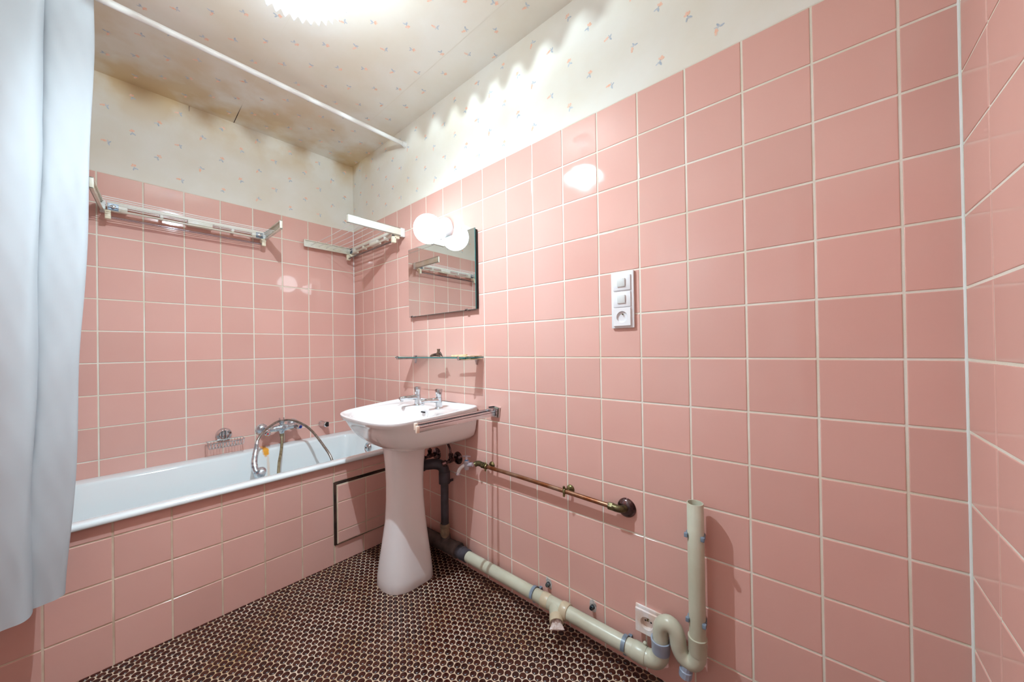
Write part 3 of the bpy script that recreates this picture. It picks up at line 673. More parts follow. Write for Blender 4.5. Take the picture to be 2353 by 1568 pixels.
# ------------------------------------------------------------------ washbasin
CX = 1.014
def half(pts, n):
    P = cat([(a, b_, 0) for a, b_ in pts], 10)
    L = [0]
    for i in range(1, len(P)): L.append(L[-1] + (P[i] - P[i - 1]).length)
    out = []
    for k in range(n):
        t = L[-1] * k / (n - 1); i = max(j for j in range(len(L)) if L[j] <= t + 1e-9); i = min(i, len(P) - 2)
        f = (t - L[i]) / max(L[i + 1] - L[i], 1e-9); out.append(P[i].lerp(P[i + 1], f))
    return out
def outline(front, backs, n1=26, n2=8):
    a = half(front, n1); b_ = half(backs, n2)
    h = a + b_[1:]                       # from the front middle round the right side to the back middle
    l = [Vector((-p.x, p.y, 0)) for p in h[-2:0:-1]]
    return h + l
zr = lambda y: 0.828 + 0.053 * y
OUT = outline([(0, -0.478), (0.09, -0.476), (0.17, -0.465), (0.225, -0.442), (0.258, -0.405), (0.272, -0.35), (0.284, -0.27), (0.294, -0.18), (0.297, -0.09), (0.293, -0.012)], [(0.293, -0.012), (0.286, -0.004), (0.15, -0.004), (0, -0.004)])
INN = outline([(0, -0.432), (0.10, -0.427), (0.17, -0.407), (0.212, -0.36), (0.222, -0.29), (0.212, -0.225), (0.185, -0.185), (0.14, -0.170)], [(0.14, -0.170), (0.095, -0.155), (0.06, -0.128), (0.03, -0.118), (0, -0.116)])
def oring(z, sx, sy, flat=True):
    r = []
    for p in OUT:
        y = -0.004 + (p.y + 0.004) * sy
        r.append(Vector((CX + p.x * sx, y, z if flat else zr(p.y) + z)))
    return r
def iring(z, s, rel=True):
    return [Vector((CX + p.x * s, -0.285 + (p.y + 0.285) * s, (zr(p.y) + z) if rel else z)) for p in INN]
basin = thing('washbasin', 'white ceramic washbasin with angular rim on the tiled wall', 'washbasin', (CX, -0.24, 0.64))
mb = MB()
def mixr(a, b_, t): return [p.lerp(q, t) for p, q in zip(a, b_)]
R = [oring(0.640, 0.30, 0.66), oring(0.643, 0.48, 0.70), oring(0.652, 0.68, 0.74), oring(0.664, 0.82, 0.785), oring(0.684, 0.905, 0.83), oring(0.712, 0.945, 0.88), oring(0.745, 0.968, 0.925), 
     oring(0.775, 0.982, 0.962), oring(-0.022, 0.992, 0.988, False), oring(-0.008, 1.0, 1.0, False), oring(-0.002, 0.999, 0.999, False), oring(0.0, 0.985, 0.988, False), oring(-0.002, 0.965, 0.972, False)]
L1 = [Vector((CX + p.x * 0.935, -0.022 + (p.y + 0.022) * 0.955 if p.y < -0.022 else -0.022, zr(p.y) - 0.0065 - 0.010 * max(0, 1 + p.y / 0.2))) for p in OUT]
I0 = iring(-0.013, 1.02); I0 = [Vector((p.x, p.y, p.z - 0.006 * max(0, 1 + p.y / 0.2))) for p in I0]
R += [L1, mixr(L1, I0, 0.5), I0, iring(-0.020, 1.0), iring(-0.030, 0.985), iring(-0.065, 0.95), iring(-0.100, 0.87), iring(0.690, 0.70, False), iring(0.678, 0.45, False), iring(0.674, 0.15, False)]
mb.rings(R, True, True)
bo = mb.build('bowl', 'ceramic', basin, smooth=62)
mb = MB(); mb.box(CX + 0.012 - 0.015, CX + 0.012 + 0.015, -0.1345, -0.124, 0.7815, 0.7885, 0.003, rot=None); mb.build('overflow_slot', 'black', basin)
mb = MB(); mb.lathe([(0.022, 0), (0.022, 0.003), (0.016, 0.004), (0.012, 0.002)], (CX, -0.285, 0.6745)); mb.build('waste_ring', 'chrome', basin)
# pedestal
def pring(z, a, b_, yc, n=48, ef=2.5):
    r = []
    for k in range(n):
        t = 2 * PI * k / n; c, s = math.cos(t), math.sin(t)
        e = ef if s < 0 else 7.0
        rr = (abs(c) ** e + abs(s) ** e) ** (-1 / e)
        r.append(Vector((CX + 0.018 + 0.017 * min(1, z / 0.3) + a * c * rr, yc + b_ * s * rr, z)))
    return r
mb = MB()
mb.rings([pring(0.0, 0.110, 0.110, -0.262), pring(0.006, 0.113, 0.112, -0.262), pring(0.05, 0.109, 0.110, -0.262), pring(0.12, 0.100, 0.103, -0.262), pring(0.20, 0.087, 0.094, -0.262), pring(0.30, 0.074, 0.084, -0.262), pring(0.40, 0.067, 0.079, -0.262),
          pring(0.48, 0.066, 0.078, -0.262), pring(0.56, 0.070, 0.081, -0.262), pring(0.62, 0.076, 0.086, -0.262), pring(0.650, 0.082, 0.090, -0.262)])
o = mb.build('basin_pedestal', 'ceramic', smooth=62); tag(o, 'white ceramic pedestal flaring to the floor under the washbasin', 'pedestal')
# pillar taps
def pillar_tap(x, y, z, rot, label):
    t = thing('basin_tap', label, 'tap', (x, y, z), 'pillar taps on the washbasin')
    dr = Vector((math.sin(rot), -math.cos(rot), 0)); O = Vector((x, y, z))
    mb = MB(); mb.lathe([(0.021, 0.0), (0.021, 0.004), (0.016, 0.010)], O, seg=24); mb.build('base_ring', 'chrome', t)
    mb = MB(); mb.lathe([(0.0170, 0.006), (0.0160, 0.030), (0.0165, 0.050), (0.0170, 0.056)], O, seg=24)
    b0 = O + dr * 0.004 + Vector((0, 0, 0.043)); 
    Rr = []
    for s, h, w_, zz in ((0.0, 0.014, 0.015, 0.0), (0.03, 0.0115, 0.0135, 0.003), (0.06, 0.009, 0.012, 0.005), (0.088, 0.009, 0.0115, 0.005), (0.098, 0.007, 0.0095, 0.004)):
        sd = Vector((-dr.y, dr.x, 0)); c = b0 + dr * s + Vector((0, 0, zz))
        Rr.append([c + sd * math.cos(2 * PI * k / 16) * w_ + Vector((0, 0, 1)) * math.sin(2 * PI * k / 16) * h for k in range(16)])
    mb.rings(Rr); e = b0 + dr * 0.086
    mb.lathe([(0.009, 0.002), (0.009, -0.014), (0.007, -0.015)], e, seg=16)
    mb.build('spout', 'chrome', t)
    mb = MB(); mb.lathe([(0.0140, 0.057), (0.0148, 0.066), (0.0190, 0.094), (0.0185, 0.099), (0.014, 0.101)], O, seg=10); mb.build('handle', 'chrome', t, smooth=20)
pillar_tap(0.928, -0.095, 0.8065, -0.12, 'left chrome pillar tap standing on the basin ledge, nearer the bath')
pillar_tap(1.116, -0.097, 0.8065, -0.12, 'right chrome pillar tap standing on the basin ledge, nearer the towel rail')

# ------------------------------------------------------------------ towel rail
tr = thing('towel_rail', 'double chrome swing towel rail with peach end caps on the wall right of the basin', 'towel rail', (1.42, 0, 0.81))
mb = MB()
pro = [(-0.034, 0.018), (-0.036, 0.022), (0.0, 0.028), (0.036, 0.022), (0.034, 0.018), (0.028, -0.024), (-0.028, -0.024)]
mb.rings([[Vector((1.418 + a, -0.001, 0.809 + b_)) for a, b_ in pro], [Vector((1.418 + a, -0.010, 0.809 + b_)) for a, b_ in pro], [Vector((1.418 + a * 0.8, -0.016, 0.809 + b_ * 0.8)) for a, b_ in pro]])
mb.box(1.405, 1.428, -0.035, -0.014, 0.792, 0.826, 0.002)
mb.build('wall_plate', 'chrome', tr, smooth=25)
for (xo, yt, zz, L) in ((1.402, -0.416, 0.812, 0.40), (1.428, -0.426, 0.806, 0.41)):
    y0 = -0.018
    mb = MB(); mb.box(xo - 0.0045, xo + 0.0045, yt, y0, zz - 0.0125, zz + 0.0125, 0.0012)
    b_ = mb.build('bar', 'bar_chrome', tr, smooth=25)
    mb = MB(); mb.box(xo - 0.0016, xo + 0.0016, yt + 0.002, y0 - 0.002, zz + 0.0122, zz + 0.0129); mb.box(xo + 0.0043, xo + 0.0048, yt + 0.002, y0 - 0.002, zz + 0.0045, zz + 0.0070); mb.build('groove', 'tarnish', b_)
    mb = MB(); mb.box(xo - 0.0052, xo + 0.0052, yt - 0.012, yt + 0.001, zz - 0.0132, zz + 0.0132, 0.0015); mb.build('end_cap', 'peach_cap', b_)

# ------------------------------------------------------------------ glass shelf and what lies on it
sh = thing('glass_shelf', 'narrow glass shelf on chrome brackets below the mirror', 'shelf', (1.05, 0, 1.06))
sx0, sx1, sy0, sz = 0.752, 1.352, -0.122, 1.062
mb = MB(); mb.box(sx0, sx1, sy0, -0.006, sz, sz + 0.0055, 0.0012, 1); mb.build('glass_plate', 'glass', sh)
mb = MB(); mb.box(sx0 + 0.002, sx1 - 0.002, sy0 - 0.0006, sy0 + 0.0006, sz + 0.0006, sz + 0.0049); mb.box(sx1 - 0.0008, sx1 + 0.0004, sy0 + 0.002, -0.008, sz + 0.0006, sz + 0.0049); mb.build('glass_edge', 'glass_edge', sh)
for x in (0.778, 1.303):
    mb = MB()
    pr = [(-0.014, 0.012), (0.014, 0.012), (0.012, -0.004), (0.002, -0.036), (-0.002, -0.036), (-0.012, -0.004)]
    mb.rings([[Vector((x + a, -0.001, sz + b_)) for a, b_ in pr], [Vector((x + a * 0.8, -0.012, sz + b_ * 0.9)) for a, b_ in pr]])
    mb.tube([(x, -0.008, sz - 0.0055), (x, sy0 - 0.002, sz - 0.0055)], 0.0045, 12)
    mb.lathe([(0.006, 0.0), (0.006, 0.016), (0.004, 0.018)], (x, sy0 - 0.001, sz - 0.008), seg=12)
    mb.build('bracket', 'chrome', sh)
cl = thing('hair_claw', 'small dark brown claw clip standing on the middle of the glass shelf', 'hair clip', (1.08, -0.08, 1.0675))
mb = MB(); zc = 1.0678
mb.tube(cat([(1.028, -0.080, zc + 0.004), (1.045, -0.080, zc + 0.008), (1.070, -0.080, zc + 0.011), (1.092, -0.080, zc + 0.008), (1.108, -0.080, zc + 0.004)], 4), [0.0038, 0.005, 0.006, 0.0065, 0.007, 0.007, 0.0075, 0.0075, 0.008, 0.0078, 0.0075, 0.007, 0.0068, 0.006, 0.005, 0.0045, 0.0038], 10)
mb.build('jaw', 'brown', cl)
mb = MB(); R = []
for (xx, zz, a, b_) in ((1.090, 0.008, 0.016, 0.009), (1.094, 0.020, 0.010, 0.008), (1.097, 0.030, 0.0075, 0.007), (1.097, 0.038, 0.010, 0.008), (1.097, 0.0405, 0.010, 0.008)):
    R.append([Vector((xx + a * math.cos(2 * PI * k / 12), -0.080 + b_ * math.sin(2 * PI * k / 12), zc + zz)) for k in range(12)])
mb.rings(R); mb.tube([(1.102, -0.078, zc + 0.022), (1.112, -0.076, zc + 0.012), (1.122, -0.075, zc + 0.002)], [0.007, 0.005, 0.0022], 8); mb.build('grip', 'brown', cl)
mb = MB(); mb.tube([(1.192, -0.072, zc + 0.0045), (1.30, -0.068, zc + 0.0065)], [0.0042, 0.0060], 12, mi=0)
tag(mb.build('wooden_stick', ['wood', 'brown']), 'thin pale wooden stick lying on the glass shelf right of the brown clip', 'stick')
wr = thing('wooden_holder', 'pale wooden strip tied with white tape to the right end of the glass shelf', 'holder', (1.33, -0.05, 1.055))
mb = MB(); mb.box(1.300, 1.345, -0.118, -0.014, 1.0700, 1.0735, 0.001); mb.box(1.310, 1.348, -0.118, -0.014, 1.0555, 1.0590, 0.001); mb.build('strip', 'wood', wr)
mb = MB(); mb.box(1.322, 1.3395, -0.092, -0.078, 1.0545, 1.0745, 0.0005); mb.build('tape', 'tape', wr)

# ------------------------------------------------------------------ switches and sockets
sw = thing('switch_panel', 'tall white triple wall plate with two switches and one socket on the pink tiles', 'switch panel', (2.054, 0, 1.17))
fx0, fx1, fz0, fz1 = 2.013, 2.095, 1.170, 1.3685
mb = MB(); mb.box(fx0, fx1, -0.0115, -0.0018, fz0, fz1, 0.002); mb.build('frame', 'plastic', sw)
for zc_ in (1.3285, 1.2705):
    mb = MB(); mb.box(2.0225, 2.0855, -0.0165, -0.0110, zc_ - 0.0265, zc_ + 0.0265, 0.0016); s_ = mb.build('switch_insert', 'plastic', sw)
    mb = MB(); mb.box(2.0385, 2.0675, -0.0215, -0.0160, zc_ - 0.0145, zc_ + 0.0145, 0.0015, rot=Matrix.Rotation(0.06, 3, 'X')); s2 = mb.build('rocker', 'plastic_grey', s_)
def well(parent, cx, cz, yf, half_w, r, depth, mat, pins=True):
    """square insert with a round sunken well"""
    mb = MB(); n = 40
    sq = []
    for k in range(n):
        t = 2 * PI * k / n + PI / 4; c, s = math.cos(t), math.sin(t); m_ = max(abs(c), abs(s)); sq.append((c / m_ * half_w, s / m_ * half_w))
    ci = [(math.cos(2 * PI * k / n + PI / 4) * r, math.sin(2 * PI * k / n + PI / 4) * r) for k in range(n)]
    rg = lambda q, y, f=1.0: [Vector((cx + a * f, y, cz + b_ * f)) for a, b_ in q]
    mb.rings([rg(sq, yf + 0.0062), rg(sq, yf + 0.0012), rg(sq, yf, 0.965), rg(ci, yf, 1.03), rg(ci, yf + 0.0008), rg(ci, yf + depth, 0.96)], False, True)
    o = mb.build('socket_insert', mat, parent, smooth=35)
    for (a, b_) in ((-0.0095, -0.001), (0.0095, -0.001)):
        m2 = MB(); m2.lathe([(0.0030, 0), (0.0028, 0.0006)], (cx + a, yf + depth - 0.0002, cz + b_), (0, -1, 0), 12); m2.build('pin_hole', 'black', o)
    m2 = MB(); m2.lathe([(0.0024, 0), (0.0024, 0.0125), (0.0012, 0.0145)], (cx + 0.001, yf + depth, cz + 0.0095), (0, -1, 0), 12); m2.build('earth_pin', 'brass', o)
    m2 = MB(); m2.lathe([(0.0018, 0), (0.0015, 0.0008)], (cx, yf + depth, cz - 0.001), (0, -1, 0), 10); m2.build('screw', 'brass', o)
    return o
well(sw, 2.054, 1.2085, -0.0178, 0.0315, 0.0195, 0.0135, 'plastic')
so_ = thing('wall_socket', 'dusty square white socket low on the wall just left of the upright pipe', 'socket', (2.122, 0, 0.138))
mb = MB(); mb.box(2.0805, 2.1665, -0.0075, -0.0015, 0.1375, 0.2225, 0.0015); mb.build('frame', 'socket_white', so_)
well(so_, 2.1235, 0.180, -0.0225, 0.0385, 0.0205, 0.0155, 'socket_white')

# ------------------------------------------------------------------ angle valves below the basin
def valve(x, z, label, bend):
    t = thing('angle_valve', label, 'valve', (x, 0, z), 'angle valves below the washbasin')
    mb = MB(); mb.lathe([(0.033, 0.001), (0.032, 0.006), (0.026, 0.014), (0.014, 0.018)], (x, 0, z), (0, -1, 0), 28); mb.build('rosette', 'tarnish', t)
    mb = MB(); mb.lathe([(0.011, 0.014), (0.011, 0.040), (0.013, 0.046), (0.013, 0.060), (0.009, 0.062)], (x, 0, z), (0, -1, 0), 16)
    mb.lathe([(0.010, 0.0), (0.010, 0.020), (0.012, 0.022), (0.012, 0.034), (0.007, 0.038)], (x, -0.050, z), (0, 0, 1), 6); mb.build('body', 'tarnish', t, smooth=25)
    mb = MB(); mb.lathe([(0.008, 0.0), (0.008, 0.014), (0.015, 0.018), (0.015, 0.036), (0.012, 0.040)], (x, -0.058, z - 0.002), (-0.5, -0.8, -0.3), 10); mb.build('handle', 'tarnish', t, smooth=20)
    mb = MB(); mb.tube(cat([(x, -0.050, z + 0.034)] + bend, 6), 0.0055, 12); mb.build('supply_pipe', 'tarnish', t)
valve(0.967, 0.531, 'tarnished chrome angle valve close behind the pedestal', [(0.966, -0.052, 0.60), (0.965, -0.06, 0.634)])
valve(1.146, 0.541, 'tarnished chrome angle valve between the black elbow pipe and the garden tap', [(1.142, -0.052, 0.60), (1.134, -0.060, 0.628), (1.126, -0.066, 0.644)])

# ------------------------------------------------------------------ waste pipes along the floor
wp = thing('waste_pipe', 'plastic waste pipe run along the foot of the wall, black then grey', 'drain pipe', (1.6, -0.05, 0.0))
PY, PZ = -0.050, 0.0955
def part(mb, name, mat, label=None, parent=None, **k):
    o = mb.build(name, mat, parent or wp, **k)
    if label: o['label'] = label
    return o
mb = MB(); mb.tube([(0.975, -0.170, 0.504), (1.00, -0.146, 0.508), (1.02, -0.127, 0.511)], 0.0225, 20)
part(mb, 'basin_outlet', 'pvc_dark', 'black outlet from the basin')
mb = MB(); mb.tube(cat([(1.012, -0.135, 0.510), (1.040, -0.109, 0.514), (1.067, -0.084, 0.515), (1.088, -0.064, 0.504), (1.097, -0.056, 0.480), (1.098, -0.055, 0.452)], 6), 0.0265, 22)
mb.lathe([(0.029, 0.0), (0.029, -0.055), (0.027, -0.060)], (1.098, -0.055, 0.475), seg=22)
mb.lathe([(0.0285, 0.0), (0.0285, 0.012)], (1.015, -0.132, 0.5075), (0.7, 0.65, 0.15), 22)
part(mb, 'elbow', 'pvc_dark', 'black elbow')
mb = MB(); mb.torus((1.098, -0.055, 0.418), (0, 0, 1), 0.026, 0.0035, 24, 8); mb.box(1.060, 1.074, -0.060, -0.050, 0.412, 0.424, 0.001); mb.box(1.095, 1.101, -0.03, -0.001, 0.412, 0.424); part(mb, 'pipe_clamp', 'pvc_dark')
mb = MB(); mb.tube([(1.098, -0.055, 0.45), (1.096, -0.055, 0.18)], 0.0200, 20); part(mb, 'black_pipe', 'pvc_dark', 'upright black pipe')
mb = MB(); mb.lathe([(0.0235, 0.040), (0.0255, 0.036), (0.0255, 0.026), (0.0225, 0.022), (0.0225, -0.004), (0.024, -0.008), (0.021, -0.022), (0.0185, -0.030)], (1.096, -0.055, 0.168), seg=22); part(mb, 'rubber_sleeve', 'old_tan', 'tan rubber sleeve')
mb = MB(); mb.tube([(0.80, PY, 0.088), (0.96, PY, 0.092), (1.185, PY, 0.101)], 0.0345, 26)
mb.lathe([(0.031, 0.0), (0.026, 0.050), (0.022, 0.062)], (1.090, PY, 0.099), seg=20)
mb.lathe([(0.0375, -0.016), (0.0375, 0.004), (0.030, 0.007)], (1.19, PY, 0.101), (1, 0, 0), 26); part(mb, 'tee', 'pvc_brown', 'dirty dark tee piece')
mb = MB(); mb.tube([(1.185, PY, 0.101), (1.235, PY, 0.0985)], 0.0285, 24); mb.lathe([(0.0315, 0.0), (0.0315, 0.008), (0.0295, 0.010), (0.0295, 0.042), (0.0275, 0.044)], (1.222, PY, 0.0990), (1, 0, -0.03), 24); part(mb, 'coupler', 'pvc_dark', 'dark coupler')
mb = MB(); mb.tube([(1.262, PY, 0.0975), (1.72, PY, PZ)], 0.0250, 28); part(mb, 'grey_pipe', 'pvc', 'grey pipe')
mb = MB(); mb.lathe([(0.0275, 0.0), (0.0285, 0.004), (0.0285, 0.030), (0.0275, 0.033)], (1.716, PY, PZ), (1, 0, 0), 28); part(mb, 'sleeve', 'pvc_tan', 'tan sleeve')
mb = MB(); mb.tube([(1.745, PY, PZ), (1.812, PY, PZ)], 0.0268, 28)
bd = Vector((0.46, -0.58, -0.24)).normalized(); b0 = Vector((1.775, PY, PZ))
mb.tube([b0, b0 + bd * 0.05], [0.026, 0.0245], 24); part(mb, 'branch_tee', 'pvc', 'grey branch tee')
mb = MB(); mb.lathe([(0.0300, 0.0), (0.0310, 0.004), (0.0310, 0.026), (0.0285, 0.031)], (1.806, PY, PZ), (1, 0, 0), 28); part(mb, 'sleeve', 'pvc_tan', 'tan sleeve')
mb = MB(); mb.lathe([(0.0255, 0.0), (0.0262, 0.003), (0.0262, 0.026), (0.022, 0.0262), (0.021, 0.012)], b0 + bd * 0.040, bd, 26); part(mb, 'branch_sleeve', 'pvc_tan', 'tan sleeve')
mb = MB(); mb.tube([(1.832, PY, PZ), (2.100, PY, PZ)], 0.0250, 28); part(mb, 'grey_pipe', 'pvc', 'grey pipe')
mb = MB(); mb.lathe([(0.0275, 0.0), (0.0290, 0.004), (0.0290, 0.040), (0.0278, 0.044)], (2.088, PY, PZ), (1, 0, 0), 28)
mb.tube([(2.07, PY, PZ), (2.10, PY, PZ)], [0.0262, 0.0285], 28); mb.lathe([(0.004, 0), (0.006, 0.010), (0.002, 0.014)], (2.124, PY + 0.008, PZ + 0.026), (0, 0, 1), 10); part(mb, 'sleeve', 'pvc', 'grey sleeve')
ex = 2.178
mb = MB(); mb.tube(cat([(2.128, PY, PZ), (2.144, PY, PZ + 0.001), (2.162, PY, PZ + 0.008), (2.174, PY, PZ + 0.023), (ex, PY, PZ + 0.042), (ex, PY, PZ + 0.054)], 5), 0.0262, 28); part(mb, 'elbow', 'pvc', 'grey elbow')
mb = MB(); mb.lathe([(0.0268, 0.0), (0.0275, 0.005), (0.0282, 0.030), (0.0298, 0.034), (0.0298, 0.040), (0.0252, 0.040), (0.0235, 0.034)], (ex, PY, 0.136), seg=28); part(mb, 'trap_collar', 'pvc_blue', 'pale blue grey collar')
mb = MB(); zb = 0.158
pth = [(ex, PY, 0.150), (ex, PY, 0.195), (ex + 0.003, PY - 0.001, 0.216), (ex + 0.012, PY - 0.002, 0.232), (ex + 0.028, PY - 0.003, 0.240), (ex + 0.043, PY - 0.003, 0.232), (ex + 0.051, PY - 0.003, 0.214), (ex + 0.054, PY - 0.003, 0.190),
       (ex + 0.057, PY - 0.002, 0.177), (ex + 0.066, PY - 0.001, 0.161), (ex + 0.082, PY, 0.153), (ex + 0.098, PY, 0.160), (ex + 0.106, PY, 0.176), (ex + 0.108, PY, 0.190), (ex + 0.108, PY, 0.215)]
mb.tube(cat(pth, 5), 0.0236, 28); part(mb, 'trap', 'pvc', 'S-bent grey trap')
mb = MB(); mb.lathe([(0.0245, 0.0), (0.0255, 0.004), (0.0255, 0.042), (0.0262, 0.044), (0.0262, 0.050), (0.0240, 0.051)], (ex + 0.108, PY, 0.190), seg=28); part(mb, 'standpipe_collar', 'pvc', 'grey collar')
mb = MB(); mb.lathe([(0.0150, 0.0), (0.0160, 0.002), (0.0160, 0.014), (0.0185, 0.016), (0.0180, 0.034), (0.016, 0.036)], (ex + 0.078, PY - 0.006, 0.143), (-0.12, -0.1, -1), 12); part(mb, 'clean_out_plug', 'pvc_blue', 'blue grey ribbed plug', smooth=20)
mb = MB(); VX = ex + 0.108
mb.lathe([(0.0228, 0.0), (0.0228, 0.400), (0.0222, 0.4008), (0.0205, 0.4008), (0.0203, 0.400), (0.0203, 0.10)], (VX, PY, 0.236), seg=32, cap0=False, cap1=True); part(mb, 'standpipe', 'pvc', 'upright grey pipe open at the top')
def hclamp(x, z):
    m = MB(); A = Vector((x, PY, z)); n = 22; R = []
    for k in range(n + 1):
        a = math.radians(-8 + 214 * k / n); d = Vector((0, -math.cos(a), math.sin(a)))      # from the front over the top to the back
        R.append([A + d * rr_ + Vector((hx, 0, 0)) for rr_, hx in ((0.0266, -0.0065), (0.0292, -0.0065), (0.0292, 0.0065), (0.0266, 0.0065))])
    m.rings(R); m.box(x - 0.006, x + 0.006, PY + 0.026, -0.001, z - 0.006, z + 0.006, 0.001)
    m.box(x - 0.006, x + 0.006, PY - 0.006, PY + 0.006, z - 0.034, z - 0.0265, 0.0015)
    return m.build('pipe_clamp', 'clamp', wp)
hclamp(1.672, PZ + 0.001); hclamp(2.060, PZ)
def vclamp(z):
    m = MB()
    A = Vector((VX, PY, z)); n = 20; a0, a1 = -0.55, PI + 0.55; R = []
    for k in range(n + 1):
        a = a0 + (a1 - a0) * k / n; d = Vector((math.cos(a), math.sin(a), 0))
        R.append([A + d * rr_ + Vector((0, 0, hz)) for rr_, hz in ((0.0236, -0.006), (0.0262, -0.006), (0.0262, 0.006), (0.0236, 0.006))])
    m.rings(R)
    for a in (a0, a1):
        d = Vector((math.cos(a), math.sin(a), 0)); c = A + d * 0.0265
        m.box(c.x - 0.005, c.x + 0.005, c.y - 0.007, c.y + 0.003, z - 0.0065, z + 0.0065, 0.0015)
    m.box(VX - 0.006, VX + 0.006, PY + 0.025, -0.001, z - 0.006, z + 0.006)
    m.build('pipe_clamp', 'clamp', wp)
vclamp(0.541); vclamp(0.290)
# crumpled wrapping stuffed in the branch
mb = MB(); e0 = b0 + bd * 0.050; sd = Vector((0.8, 0.62, 0)).normalized(); up2 = sd.cross(bd).normalized(); R = []
rr7 = random.Random(3)
for i, (s, a, c) in enumerate(((0.0, 0.018, 0.018), (0.014, 0.019, 0.016), (0.026, 0.021, 0.011), (0.038, 0.025, 0.006), (0.046, 0.027, 0.0028))):
    ctr = e0 + bd * s * 0.75 + Vector((0, 0, -s * 0.12))
    R.append([ctr + sd * math.cos(2 * PI * k / 26) * a * (1 + rr7.uniform(-.05, .05)) + up2 * math.sin(2 * PI * k / 26) * c * (1 + rr7.uniform(-.3, .3)) for k in range(26)])
mb.rings(R); tag(mb.build('wrapping', 'rag', smooth=20), 'crumpled white wrapping stuffed into the open branch of the floor pipe', 'wrapping')

# ------------------------------------------------------------------ copper pipe with garden tap
cp = thing('copper_pipe', 'thin brown copper water pipe running level along the wall above the waste pipe', 'water pipe', (1.7, -0.03, 0.55))
CY = -0.034
mb = MB(); mb.tube([(1.355, CY, 0.5545), (1.60, CY, 0.552), (1.80, CY, 0.548), (2.020, CY, 0.543)], 0.0083, 18); mb.build('pipe', 'copper', cp)
mb = MB(); mb.tube(cat([(1.378, CY, 0.554), (1.355, CY, 0.557), (1.340, CY, 0.559), (1.325, CY - 0.004, 0.557), (1.318, CY - 0.012, 0.552)], 5), 0.0125, 16); mb.lathe([(0.0145, 0), (0.0145, 0.012)], (1.36, CY, 0.556), (1, 0, 0), 8); mb.build('elbow', 'dark_brass', cp)
for x, z in ((1.386, 0.554), (1.818, 0.548)):
    m = MB(); m.torus((x, CY, z), (1, 0, 0), 0.0105, 0.0022, 18, 8, flat=2.2)
    m.lathe([(0.004, -0.020), (0.005, -0.014), (0.0035, -0.010), (0.0035, 0.010), (0.005, 0.014), (0.004, 0.020)], (x - 0.002, CY - 0.004, z), (0, 0, 1), 10)
    m.lathe([(0.0175, 0.001), (0.016, 0.006), (0.010, 0.011), (0.004, 0.012), (0.004, 0.022)], (x + 0.006, 0, z), (0, -1, 0), 20)
    m.build('pipe_clamp', 'brass', cp)
m = MB(); m.lathe([(0.0130, 0.0), (0.0135, 0.004), (0.0135, 0.016), (0.011, 0.018)], (2.000, CY, 0.5435), (1, 0, 0), 6); m.tube(cat([(2.014, CY, 0.543), (2.030, CY, 0.542), (2.044, CY + 0.006, 0.541), (2.052, -0.012, 0.541), (2.053, -0.003, 0.541)], 5), 0.0125, 16); m.build('wall_elbow', 'dark_brass', cp, smooth=25)
m = MB(); m.lathe([(0.0335, 0.001), (0.0325, 0.007), (0.026, 0.014), (0.016, 0.017)], (2.053, 0, 0.540), (0, -1, 0), 32); o = m.build('rosette', 'tarnish', cp); o['label'] = 'tarnished round wall rosette'
gt = thing('garden_tap', 'small garden tap with T handle and white spout ending the brown copper pipe', 'tap', (1.27, -0.05, 0.50))
m = MB(); m.lathe([(0.0095, 0.0), (0.0095, 0.016), (0.011, 0.018), (0.011, 0.030)], (1.272, -0.052, 0.543), (0.9, 0.35, 0.18), 14)
m.lathe([(0.010, -0.018), (0.0125, -0.012), (0.0125, 0.012), (0.0140, 0.016), (0.0140, 0.022), (0.008, 0.026), (0.0055, 0.030), (0.0055, 0.046)], (1.268, -0.052, 0.538), seg=16); m.build('body', 'tap_metal', gt)
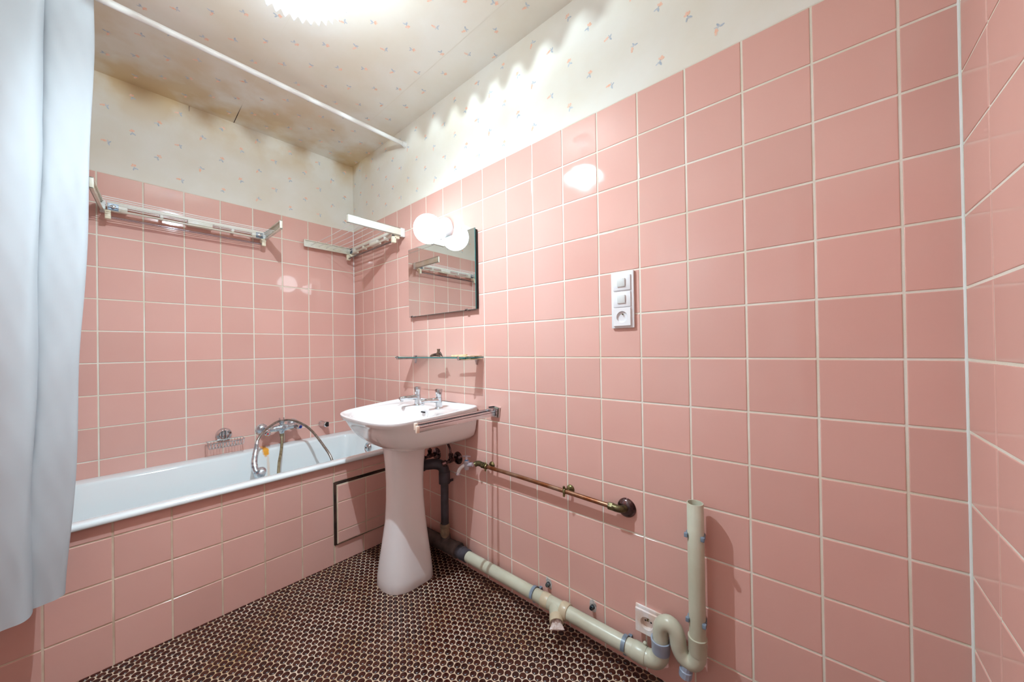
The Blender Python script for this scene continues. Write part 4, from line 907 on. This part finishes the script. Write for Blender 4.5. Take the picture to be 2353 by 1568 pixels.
m = MB(); m.lathe([(0.0085, 0.0245), (0.0085, 0.030)], (1.268, -0.052, 0.538), seg=14); m.build('washer', 'sky_blue', gt)
m = MB(); m.tube([(1.248, -0.058, 0.583), (1.288, -0.046, 0.586)], 0.0032, 10); m.lathe([(0.005, -0.004), (0.005, 0.005)], (1.268, -0.052, 0.584), seg=12); m.build('handle', 'tap_metal', gt)
m = MB(); m.tube(cat([(1.262, -0.056, 0.543), (1.250, -0.064, 0.535), (1.238, -0.072, 0.520), (1.232, -0.076, 0.502)], 5), [0.0085] * 16, 14); sp_ = m.build('spout', 'plastic', gt)
m = MB(); m.lathe([(0.0095, 0.0), (0.0115, -0.004), (0.0115, -0.009), (0.008, -0.010)], (1.232, -0.076, 0.503), seg=14); m.build('nozzle_ring', 'tap_metal', sp_)

# ------------------------------------------------------------------ two sawn bolts in broken holes of the tiles
def wall_bolt(x, z, label, s):
    r_ = random.Random(int(x * 100)); t = thing('wall_bolt', label, 'bolt', (x, 0, z), 'sawn off bolts low on the wall')
    m = MB(); n = 14; pts = []
    for k in range(n):
        a = 2 * PI * k / n; rr_ = r_.uniform(0.8, 1.1); pts.append((math.cos(a) * 0.0145 * rr_ + (-0.003 if math.sin(a) > 0.5 else 0.003 if math.sin(a) < -0.5 else 0), math.sin(a) * 0.025 * rr_))
    m.rings([[Vector((x + a, -0.0019, z + b_)) for a, b_ in pts], [Vector((x + a * 0.96, -0.0026, z + b_ * 0.96)) for a, b_ in pts]], True, True); m.build('hole_edge', 'plaster', t, smooth=0)
    m = MB(); m.lathe([(0.0092, 0.002), (0.0092, 0.012), (0.007, 0.014), (0.007, 0.018), (0.003, 0.019)], (x, 0, z - 0.002), (0, -1, 0), 6 if s else 14); m.build('bolt_head', 'bolt', t, smooth=20)
wall_bolt(1.711, 0.131, 'dark sawn bolt in a chipped tile just above the branch of the pipe, left one', 0)
wall_bolt(1.913, 0.131, 'dark sawn bolt in a chipped tile between the branch and the white socket, right one', 1)

for o in bpy.data.objects:
    if '_o' in o: del o['_o']
